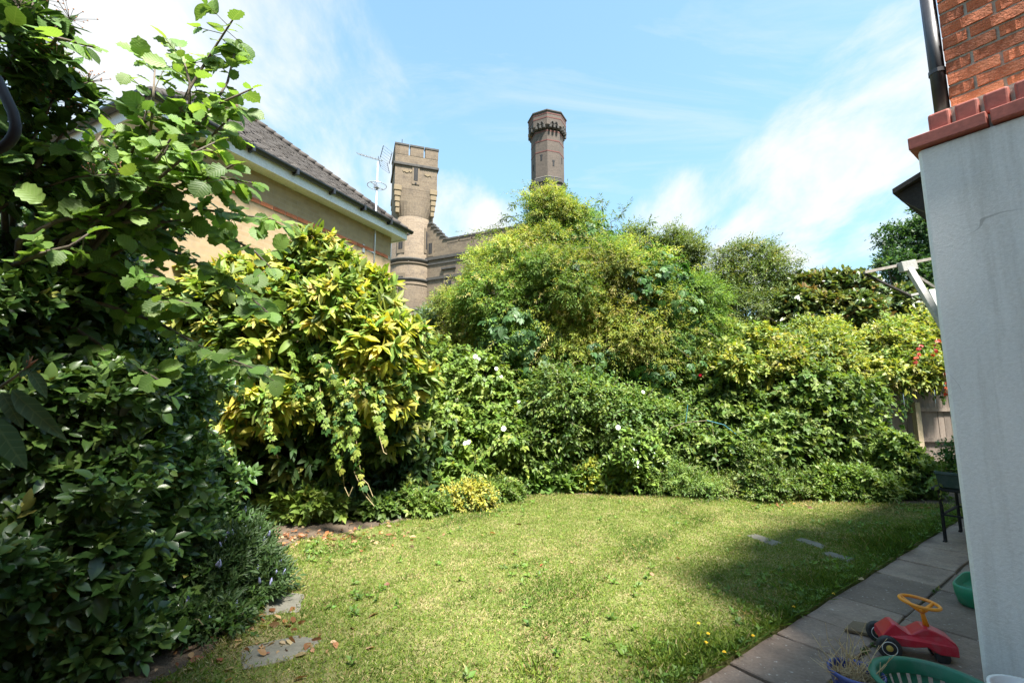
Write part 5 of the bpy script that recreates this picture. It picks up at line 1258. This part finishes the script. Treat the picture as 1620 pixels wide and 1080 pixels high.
# --- wayfaring shrub with berry heads at the top left ------------------------------------------
def berries():
    rng = np.random.default_rng(55); base = Vector((-3.0, 2.2, 0)); root = empty('berry_bush', base, 0, 'tall bush with flat heads of tiny green berries at the roof line', 'shrub')
    src = Vector((-2.85, 2.2, 2.0)); MB().tube([Vector((0, 0, 0)), src - base], [.05, .035], 8).build('trunk', 'bark', root, True)
    paths = [([(-40, 240), (20, 150), (60, 60), (110, 30)], 2.2), ([(-40, 300), (40, 220), (90, 150), (140, 130)], 2.3), ([(-30, 200), (20, 90), (50, 20), (60, -40)], 2.1), ([(-20, 330), (50, 270), (110, 200), (150, 165)], 2.35), ([(-40, 120), (0, 60), (30, 10)], 2.0), ([(0, 330), (60, 300), (120, 280), (190, 275)], 2.4), ([(-20, 280), (40, 240), (70, 190), (100, 120)], 2.25), ([(-30, 160), (10, 110), (50, 100), (90, 95)], 2.15), ([(-40, 80), (0, 20), (40, -20)], 2.3), ([(-40, 200), (10, 190), (60, 150), (80, 100)], 2.35), ([(-30, 260), (30, 200), (50, 130), (60, 60)], 2.4), ([(-30, 320), (20, 280), (70, 250), (110, 240)], 2.45), ([(-40, 30), (10, 40), (40, 60), (70, 40)], 2.45)]
    mb = MB(); Ls = []; bpts = []; heads = MB()
    for pts, Y in paths:
        q = [at(x_, y_, Y) for x_, y_ in pts]; mb.tube([p - base for p in [src] + q], [.012 * (1 - .75 * i / len(q)) for i in range(len(q) + 1)], 6)
        Q, D = [], []
        for i in range(len(q) - 1):
            for t_ in (.05, .2, .35, .5, .65, .8, .95): Q.append(tuple(q[i].lerp(q[i + 1], t_))); D.append(tuple((q[i + 1] - q[i]).normalized()))
        Q, D = arr(Q), arr(D); Ls.append(sprigs(rng, Q, nrm(D + rng.normal(size=D.shape) * .7), colours(rng, len(Q), [((.07, .14, .03), 3), ((.10, .19, .04), 2), ((.045, .095, .022), 2)]), 4, .10, .9, .095, .25, arr([[0, -.4, .9]]) * np.ones((len(Q), 1)), .4))
        for t_ in ([q[-1]] + ([q[-2].lerp(q[-1], .4)] if len(q) > 3 else [])):
            hd_ = MB()
            for k in range(22):
                e = t_ + Vector((rng.normal() * .04, rng.normal() * .04, .035 + rng.normal() * .014)); mb.tube([t_ - base, e - base], .0012, 3)
                hd_.lathe([(.0005, -.004), (.0035, -.002), (.0038, .001), (.001, .004)], 6, e - base)
            hd_.build('berry_head', 'redtwig' if rng.random() < .5 else 'twig', root)['kind'] = 'stuff'
    mb.build('branch', 'bark', root, True); foliage(root, base, 'ovate', cat(*Ls), 'leaf_vib', 220, lc=True)
berries()

# --- twig of rough long leaves close by ---------------------------------------------------------
def close_twig():
    rng = np.random.default_rng(5); base = Vector((-2.05, 1.3, 0)); root = empty('leatherleaf_shoot', base, 0, 'single upright shoot with long rough leaves and a rusty bud', 'shrub')
    tipp = at(50, 572, 1.35); mid = at(0, 612, 1.36); far = at(-70, 650, 1.37)
    mb = MB(); mb.tube([Vector((0, 0, 0)), Vector((.02, .02, .9)), far - base, mid - base, at(25, 595, 1.355) - base, at(44, 580, 1.35) - base], [.011, .009, .006, .005, .004, .003], 7); mb.build('stem', 'twig', root, True)
    bd = MB()
    for px, py in ((52, 563), (60, 568), (46, 562)): bd.tube([at(44, 581, 1.35) - base, at((px + 44) / 2 - 1, (py + 580) / 2, 1.347) - base, at(px, py, 1.345) - base], [.003, .0035, .0008], 6)
    bd.build('bud', 'redtwig', root, True)
    specs = [((45, 584), (78, 626), .085), ((18, 616), (92, 690), .14), ((2, 620), (34, 672), .105), ((-12, 660), (36, 740), .15), ((40, 584), (40, 556), .045), ((-40, 640), (-20, 720), .13), ((30, 596), (62, 572), .04)]
    P, X, S = [], [], []
    for a, c, s in specs:
        p, q = at(a[0], a[1], 1.35), at(c[0], c[1], 1.33 + .05 * rng.random()); P.append(tuple(p)); X.append(tuple((q - p).normalized())); S.append((q - p).length)
    N = len(P); Z = nrm(arr([[.35, -.75, .55]] * N) + rng.normal(size=(N, 3)) * .2)
    foliage(root, base, 'lance', dict(P=arr(P), X=arr(X), Z=Z, S=arr(S), C=jitter(rng, np.tile(arr([[.055, .105, .045]]), (N, 1)), .12)), 'leaf_vib', 300, lc=True)
close_twig()

# ------------------------------------------------------------------ smaller things
# black iron crook at the left edge
ck = at(-12, 205, 1.15); pole_x = ck.x - .13
crook = empty('iron_crook', (pole_x, 1.15, 0), 0, 'black iron hanging-basket crook with a round hook end', 'garden hook')
cz = ck.z; pts = [(0, 0, 0), (0, 0, cz - .02)]; R_ = .062
mb = MB(); mb.tube([(0, 0, 0), (0, 0, cz + .12), (.02, 0, cz + .17), (.06, 0, cz + .19), (.12, 0, cz + .15), (.13 + R_ * .8, 0, cz + R_ * .75)] + [(.13 + R_ * math.cos(a), 0, cz + R_ * math.sin(a)) for a in np.linspace(.5, -2.6, 12)], .0125, 12); mb.build('hook', 'iron_black', crook, True)
MB().lathe([(.03, 0), (.03, .01), (.013, .03)], 12).build('foot', 'iron_black', crook)

# dandelions in the grass
stem_me = MB().tube([(0, 0, 0), (.006, 0, .045), (.004, .003, .08)], .002, 5).mesh('stem', 'twig')
hb = MB()
for k in range(3): hb.lathe([(.002, .080 + .003 * k), (.019 - .005 * k, .086 + .004 * k), (.017 - .005 * k, .089 + .004 * k), (.001, .088 + .004 * k)], 10, (.004, .003, 0))
plastic('dandelion', (.75, .46, .01), .6); head_me = hb.mesh('flower_head', 'dandelion')
for px, py in ((1105, 990), (1121, 1007), (1118, 1022), (1146, 1037), (1193, 1011), (1257, 963), (1320, 942)):
    p = gp(px, py + 8); d_ = empty('dandelion', p, random.Random(px).uniform(0, 6), 'yellow dandelion flower in the lawn near the patio edge', 'flower', 'dandelions near the patio edge'); put('stem', stem_me, d_); put('flower_head', head_me, d_); d_.scale = (.62,) * 3

# red ride-on toy with orange steering wheel
def ride_on():
    c = gp(1462, 1045); a = math.radians(-24)
    t = empty('ride_on_toy', (c.x, c.y + .06, 0), a, 'red plastic ride-on toy with orange steering wheel and black rear wheel', 'ride-on toy')
    t.scale = (.69, .69, .69)
    # side outline x (length), z ; the body narrows upwards
    prof = [(-.265, .115), (-.255, .175), (-.17, .268), (-.145, .272), (-.06, .205), (-.035, .205), (.055, .272), (.085, .275), (.13, .262), (.20, .235), (.255, .20), (.27, .17), (.272, .085), (.15, .08), (.11, .10), (.06, .13), (-.02, .11), (-.12, .10), (-.2, .10)]
    mb = MB(); n = len(prof); secs = [(-.125, .86), (-.115, .96), (-.06, 1.0), (.06, 1.0), (.115, .96), (.125, .86)]; vs = []; fs = []
    for y_, s_ in secs:
        for x_, z_ in prof:
            w_ = .72 if z_ > .2 else 1.0
            vs.append((x_ * (.97 + .03 * s_), y_ * w_, .17 + (z_ - .17) * s_))
    for i in range(len(secs) - 1):
        for k in range(n): fs.append((i * n + k, i * n + (k + 1) % n, (i + 1) * n + (k + 1) % n, (i + 1) * n + k))
    fs += [tuple(range(n))[::-1], tuple((len(secs) - 1) * n + k for k in range(n))]
    mb.add(vs, fs); mb.build('body', 'red_plastic', t, bev=.006, seg=3)
    for s_ in (-1, 1):
        w_ = MB(); q = Matrix.Rotation(math.pi / 2, 3, 'X')
        def wheel(prof2, mat, parent, name, R=None):
            m2 = MB().lathe(prof2, 28); m2.v = [tuple(q @ Vector(v)) for v in m2.v]; o = m2.build(name, mat, parent, True); return o
        ty = wheel([(.05, -.022), (.078, -.026), (.092, -.018), (.094, 0), (.092, .018), (.078, .026), (.05, .022)], 'rubber', t, 'wheel'); ty.location = (-.225, .155 * s_, .094)
        rm = wheel([(.001, -.020), (.05, -.024), (.053, -.02), (.053, .02), (.05, .024), (.001, .02)], 'white_plastic' if False else 'rubber', ty, 'rim')
        m3 = MB(); m3.torus((0, -.027 * 1, 0), .055, .003, 28, 6, 'y'); m3.torus((0, .027, 0), .055, .003, 28, 6, 'y'); m3.build('rim_ring', 'white_plastic', ty, True)
        hb_ = wheel([(.001, -.032), (.022, -.03), (.026, -.024), (.026, .024), (.022, .03), (.001, .032)], 'yellow_plastic', ty, 'hub')
        fw = wheel([(.02, -.02), (.05, -.022), (.055, -.012), (.055, .012), (.05, .022), (.02, .02)], 'rubber', t, 'front_wheel'); fw.location = (.17, .07 * s_, .055)
    MB().bar((-.225, -.155, .094), (-.225, .155, .094), .018).build('axle', 'rubber', t)
    MB().box(.13, .21, -.05, .05, .045, .10).build('fork', 'red_plastic', t)
    col = MB().tube([(.10, 0, .27), (.085, 0, .36), (.08, 0, .385)], [.024, .017, .02], 12); col.build('steering_column', 'orange_plastic', t, True)
    sw = MB(); cx, cz = .07, .46; tl = Matrix.Rotation(math.radians(6), 3, 'Y')
    ring = [Vector((cx, 0, cz)) + tl @ Vector((.14 * math.cos(a_), .14 * math.sin(a_), 0)) for a_ in np.linspace(0, 2 * math.pi, 33)]
    sw.tube(ring, .014, 10, False); st_ = sw.build('steering_wheel', 'orange_plastic', t, True)
    for k in range(3):
        a_ = 2 * math.pi * k / 3 + .5; e = Vector((cx, 0, cz)) + tl @ Vector((.134 * math.cos(a_), .134 * math.sin(a_), 0)); e2 = e.lerp(Vector((.08, 0, .39)), .5) - Vector((0, 0, .012))
        MB().tube([e, e2, (.08, 0, .385)], [.012, .018, .022], 8).build('spoke', 'orange_plastic', st_, True)
ride_on()

# blue glazed pot with dry stalks
def pot():
    c = at(1354, 1060, 2.56); h = max(.16, c.z); p = (c.x, c.y, 0)
    t = empty('blue_pot', p, 0, 'blue glazed flowerpot full of dry straw-coloured stalks', 'flowerpot'); R = .118
    MB().lathe([(R * .62, 0), (R * .72, .03), (R * .93, h * .72), (R * .98, h * .86), (R * 1.06, h * .93), (R * 1.07, h), (R * .99, h + .004), (R * .92, h * .96), (R * .86, h * .8), (R * .8, h * .72)], 40).build('pot', 'blue_glaze', t, True)
    MB().lathe([(.001, h * .72 + .01), (R * .86, h * .72)], 24, closed=False).build('compost', 'soil', t)
    rng = np.random.default_rng(4); mb = MB()
    for k in range(150):
        a_ = rng.uniform(0, 6.28); rr_ = R * .82 * math.sqrt(rng.random()); b0 = Vector((rr_ * math.cos(a_), rr_ * math.sin(a_), h * .72)); d = Vector((rng.normal() * .8, rng.normal() * .8, .55 + .5 * rng.random())).normalized(); L = rng.uniform(.05, .15)
        m_ = b0 + d * L * .5; e = b0 + d * L + Vector((rng.normal(), rng.normal(), -.4)) * L * .3; mb.tube([b0, m_, e], [.0022, .002, .001], 4)
    for k in range(15):
        a_ = rng.uniform(0, 6.28); b0 = Vector((R * .6 * math.cos(a_), R * .6 * math.sin(a_), h * .72)); L = rng.uniform(.16, .34); d = Vector((rng.normal() * .45 + .1, rng.normal() * .4, 1)).normalized(); pts = [b0 + d * L * t_ + Vector((rng.normal(), rng.normal(), 0)) * .012 for t_ in (0, .35, .7, 1)]
        mb.tube(pts, [.0024, .0022, .0018, .001], 4)
        for _ in range(2): j = pts[rng.integers(1, 3)]; mb.tube([j, j + Vector((rng.normal(), rng.normal(), 1.2)).normalized() * .05], .0013, 3)
    mb.build('dry_stalks', 'straw', t)['kind'] = 'stuff'
pot()

# green plastic basket with slotted sides
def basket():
    c = at(1480, 1086, 2.36); h = max(.2, c.z); t = empty('laundry_basket', (c.x, c.y, 0), 0, 'round green plastic laundry basket with slotted sides', 'basket')
    R0, R1_ = .165, .222
    MB().lathe([(.001, .004), (R0, .004), (R0 + .012, .03), (R0 + .016, .05), (R0 + .010, .05), (R0 + .004, .03), (R0 - .004, .012), (.001, .012)], 40, closed=False).build('base', 'green_basket', t, True)
    MB().lathe([(R1_ - .012, h - .05), (R1_ + .004, h - .045), (R1_ + .012, h - .006), (R1_ + .030, h + .002), (R1_ + .030, h + .010), (R1_ + .004, h + .014), (R1_ - .006, h + .004), (R1_ - .012, h - .05)], 56, closed=False).build('rim', 'green_basket', t, True)
    mb = MB()
    zm = h * .48
    MB().lathe([(R0 + .035, zm - .014), (R0 + .042, zm - .014), (R0 + .046, zm + .014), (R0 + .039, zm + .014), (R0 + .035, zm - .014)], 40, closed=False).build('hoop', 'green_basket', t, True)
    n = 30
    rb_ = MB()
    for tt in (0,):
        rb_.add([(R0 + .008, -.012, .045), (R0 + .008, .012, .045), (R1_ + .001, .014, h - .04), (R1_ + .001, -.014, h - .04), (R0 + .014, -.012, .045), (R0 + .014, .012, .045), (R1_ + .006, .014, h - .04), (R1_ + .006, -.014, h - .04)], [(0, 1, 2, 3), (7, 6, 5, 4), (0, 4, 5, 1), (1, 5, 6, 2), (2, 6, 7, 3), (3, 7, 4, 0)])
    me = rb_.mesh('slat', 'green_basket')
    for k in range(n): put('slat', me, t, rot=(0, 0, 2 * math.pi * k / n))
basket()

# green plastic tub further along the patio
def tub():
    c = gp(1592, 968); t = empty('green_tub', (c.x, c.y + .12, 0), HA, 'dark green plastic tub by the house wall holding bits and pieces', 'tub')
    mb = MB(); n = 28; prof = [(.80, 0), (.92, .03), (1.0, .10), (1.02, .15), (.98, .165), (.93, .16), (.90, .10)]; rx, ry = .26, .17; vs = []
    for s_, z_ in prof:
        for k in range(n):
            a_ = 2 * math.pi * k / n; cx, sy = math.cos(a_), math.sin(a_); e = .45
            vs.append((rx * s_ * abs(cx) ** e * (1 if cx > 0 else -1), ry * s_ * abs(sy) ** e * (1 if sy > 0 else -1), z_))
    fs = [(i * n + k, i * n + (k + 1) % n, (i + 1) * n + (k + 1) % n, (i + 1) * n + k) for i in range(len(prof) - 1) for k in range(n)] + [tuple(range(n))[::-1], tuple((len(prof) - 1) * n + k for k in range(n))]
    mb.add(vs, fs); mb.build('tub', 'green_tub', t, True); MB().box(-.2, .2, -ry * 1.03, -ry * 1.0, .045, .085).build('rib', 'green_tub', t, bev=.006)
    j = empty('jam_jar', t.matrix_basis @ Vector((-.13, -.03, .10)) if False else (c.x - .10, c.y + .02, .10), 0, 'small pale glass jar standing in the green tub', 'jar')
    MB().lathe([(.03, 0), (.036, .01), (.036, .07), (.03, .085), (.03, .10), (.001, .10)], 20).build('jar_body', 'white_plastic', j, True)
    tr = empty('toy_hoop', (c.x + .03, c.y + .08, .10), 0, 'thin pink ring leaning in the green tub', 'toy')
    MB().torus((0, 0, .055), .06, .006, 24, 8, 'y').build('ring', 'pink_plastic', tr, True)
tub()

# brown board lying on the flags
c = gp(1372, 1000); bd = MB(); bd.slab([(-.17, -.02), (.02, -.12), (.16, .0), (-.02, .10)], .014, .034); o = bd.build('loose_tile', 'board_brown', bev=.004); o.location = (c.x, c.y, 0); tag(o, 'loose brown tile lying on the flagstones by the toy wheel', 'tile')

# white pot rim at the foot of the white wall
c = at(1625, 1092, 1.95); wp = empty('white_pot', (c.x, c.y, 0), 0, 'white round pot standing against the white wall', 'flowerpot'); hz = c.z
MB().lathe([(.06, 0), (.07, .02), (.10, hz * .9), (.112, hz * .93), (.112, hz), (.10, hz), (.09, hz * .9)], 36).build('pot', 'white_plastic', wp, True)
MB().lathe([(.001, hz * .9), (.092, hz * .9)], 24, closed=False).build('compost', 'soil', wp)

# old iron table with a trough planter
def table():
    c = gp(1495, 858); t = empty('iron_table', (c.x, c.y, 0), HA, 'black iron stand with curved legs at the patio end carrying a trough', 'table')
    H = .60; L_, W_ = .72, .40
    lg = MB().tube([(-.02, 0, .012), (.03, 0, .012), (.035, 0, .05), (.025, 0, .25), (.03, 0, .45), (0, 0, H - .03)], [.016, .018, .017, .017, .017, .018], 8).mesh('leg', 'iron_black', True)
    for x_, y_ in ((0, 0), (L_, 0), (0, -W_), (L_, -W_)): put('leg', lg, t, (x_, y_, 0))
    for y_ in (0, -W_): MB().bar((0, y_, .30), (L_, y_, .30), .02).build('stretcher', 'iron_black', t)
    for x_ in (.02, L_ + .02): MB().bar((x_, 0, .30), (x_, -W_, .30), .018).build('stretcher', 'iron_black', t)
    MB().box(-.08, L_ + .08, -W_ - .06, .06, H - .03, H).build('top', 'iron_black', t, bev=.006)
    base = c + Matrix.Rotation(HA, 3, 'Z') @ Vector((L_ / 2 - .12, -.12, 0)); base.z = H
    tr = empty('trough_planter', base, HA, 'dark green plastic trough of weeds standing on the iron stand', 'planter')
    mb = MB(); a_, w2, h_ = .36, .11, .19
    pr = [(.82, 0), (.9, .02), (1, h_ - .03), (1.06, h_ - .028), (1.06, h_), (.97, h_), (.93, h_ - .05)]
    vs = [(sx * a_ * (s_ if True else 1), sy * w2 * s_, z_) for s_, z_ in pr for sx, sy in ((-1, -1), (1, -1), (1, 1), (-1, 1))]
    fs = [(i * 4 + k, i * 4 + (k + 1) % 4, (i + 1) * 4 + (k + 1) % 4, (i + 1) * 4 + k) for i in range(len(pr) - 1) for k in range(4)] + [(3, 2, 1, 0), tuple(24 + k for k in range(4))]
    mb.add(vs, fs); mb.build('trough', 'trough_green', tr, bev=.008)
    rng = np.random.default_rng(6); n = 60; Q = np.stack([rng.uniform(-.33, .33, n), rng.uniform(-.08, .08, n), np.full(n, h_ - .03)], 1)
    st = MB()
    for q in Q[:34]: e = Vector(q) + Vector((rng.normal() * .06, rng.normal() * .06, rng.uniform(.06, .16))); st.tube([q, e], [.002, .001], 4)
    st.build('dry_stalks', 'straw', tr)
    Mz = Matrix.Rotation(HA, 3, 'Z'); world_up = nrm(rng.normal(size=(n, 3)) * .5 + arr([0, 0, 1]))
    L1 = sprigs(rng, Q, world_up, colours(rng, n, G_MID), 9, .17, .9, .05, .1)
    nz_ = 46; Q2 = np.stack([rng.normal(size=nz_) * .07 - .12, rng.normal(size=nz_) * .05, h_ + .30 * rng.random(nz_)], 1)
    L2 = sprigs(rng, Q2, nrm(rng.normal(size=(nz_, 3)) * .7 + arr([0, 0, .7])), colours(rng, nz_, [((.05, .12, .03), 2), ((.08, .17, .04), 1)]), 10, .12, 1.0, .05, .1)
    nh = 40; Q3 = np.stack([rng.uniform(-.35, .35, nh), np.full(nh, .10) * rng.choice([-1, 1], nh), h_ - rng.random(nh) * .02], 1)
    L3 = sprigs(rng, Q3, nrm(rng.normal(size=(nh, 3)) * .4 + arr([0, 0, -1]) + Q3 * [0, 6, 0]), colours(rng, nh, G_MID + [((.3, .25, .06), 1)]), 9, .22, .9, .05, .3)
    me = leaf_mesh('foliage', 'low', *[cat(L1, L2, L3)[k] for k in 'PXZSC'], 'leaf_matt'); o = bpy.data.objects.new('foliage', me); COL.objects.link(o); o.parent = tr; o['kind'] = 'stuff'
table()

# folding clothes airer on the garden wall
def airer():
    Y = 4.9; A = lambda px, py, y=Y: at(px, py, y)
    t0 = A(1492, 520, 4.75); o_ = Vector((t0.x, t0.y, t0.z)); t = empty('clothes_airer', o_, 0, 'wall-mounted folding clothes airer with pale strut and grey rails', 'clothes airer')
    L = lambda *q: A(*q) - o_
    MB().bar(L(1367, 431, 5.0), L(1500, 404, 5.0), .035, .03).build('rail', 'airer_bar', t)
    MB().bar(L(1368, 433, 5.0), L(1441, 468, 5.35), .022, .022).build('side_arm', 'timber_dark', t)
    MB().bar(L(1440, 467, 5.35), L(1500, 455, 5.35), .03, .025).build('rail', 'airer_white', t)
    MB().bar(L(1437, 422, 4.95), L(1496, 522, 4.78), .07, .045, (0, -1, 0)).build('strut', 'airer_white', t, bev=.004)
    MB().bar(L(1424, 423, 4.96), L(1447, 419, 4.96), .11, .07, (0, -1, 0)).build('bracket', 'airer_white', t, bev=.004)
    MB().bar(L(1447, 434, 4.96), L(1496, 465, 4.85), .022, .022).build('stay', 'airer_bar', t)
    MB().bar(L(1474, 458, 5.1), L(1500, 512, 5.0), .08, .02, (0, -1, 0)).build('second_strut', 'white_plastic', t)
    MB().bar(L(1500, 404, 5.0), L(1560, 400, 4.8), .035, .03).build('wall_plate', 'airer_bar', t)
airer()

# thin arched cane with blue twine in the thicket
hp = MB(); q = [at(x_, y_, 8.15) for x_, y_ in ((1052, 700), (1062, 676), (1085, 668), (1118, 665), (1145, 672), (1168, 690), (1180, 730), (1184, 770))]; b0 = Vector((q[-1].x, q[-1].y, 0))
cane = empty('arched_cane', b0, 0, 'thin arched grey cane bound with blue twine in the thicket', 'garden cane'); hp.tube([p - b0 for p in q] + [Vector((0, 0, 0))], .008, 6); hp.build('cane', 'twig', cane, True)
tw_ = MB(); tw_.tube([p - b0 + Vector((0, -.012, .004)) for p in q[3:6]], .006, 6); tw_.tube([at(1085, 668, 8.12) - b0, at(1088, 640, 8.1) - b0], .006, 6); tw_.build('twine', 'rope_teal', cane)
MB().tube([at(1126, 668, 8.15) - b0, at(1140, 770, 8.0) - b0], .006, 6).build('upright', 'twig', cane)
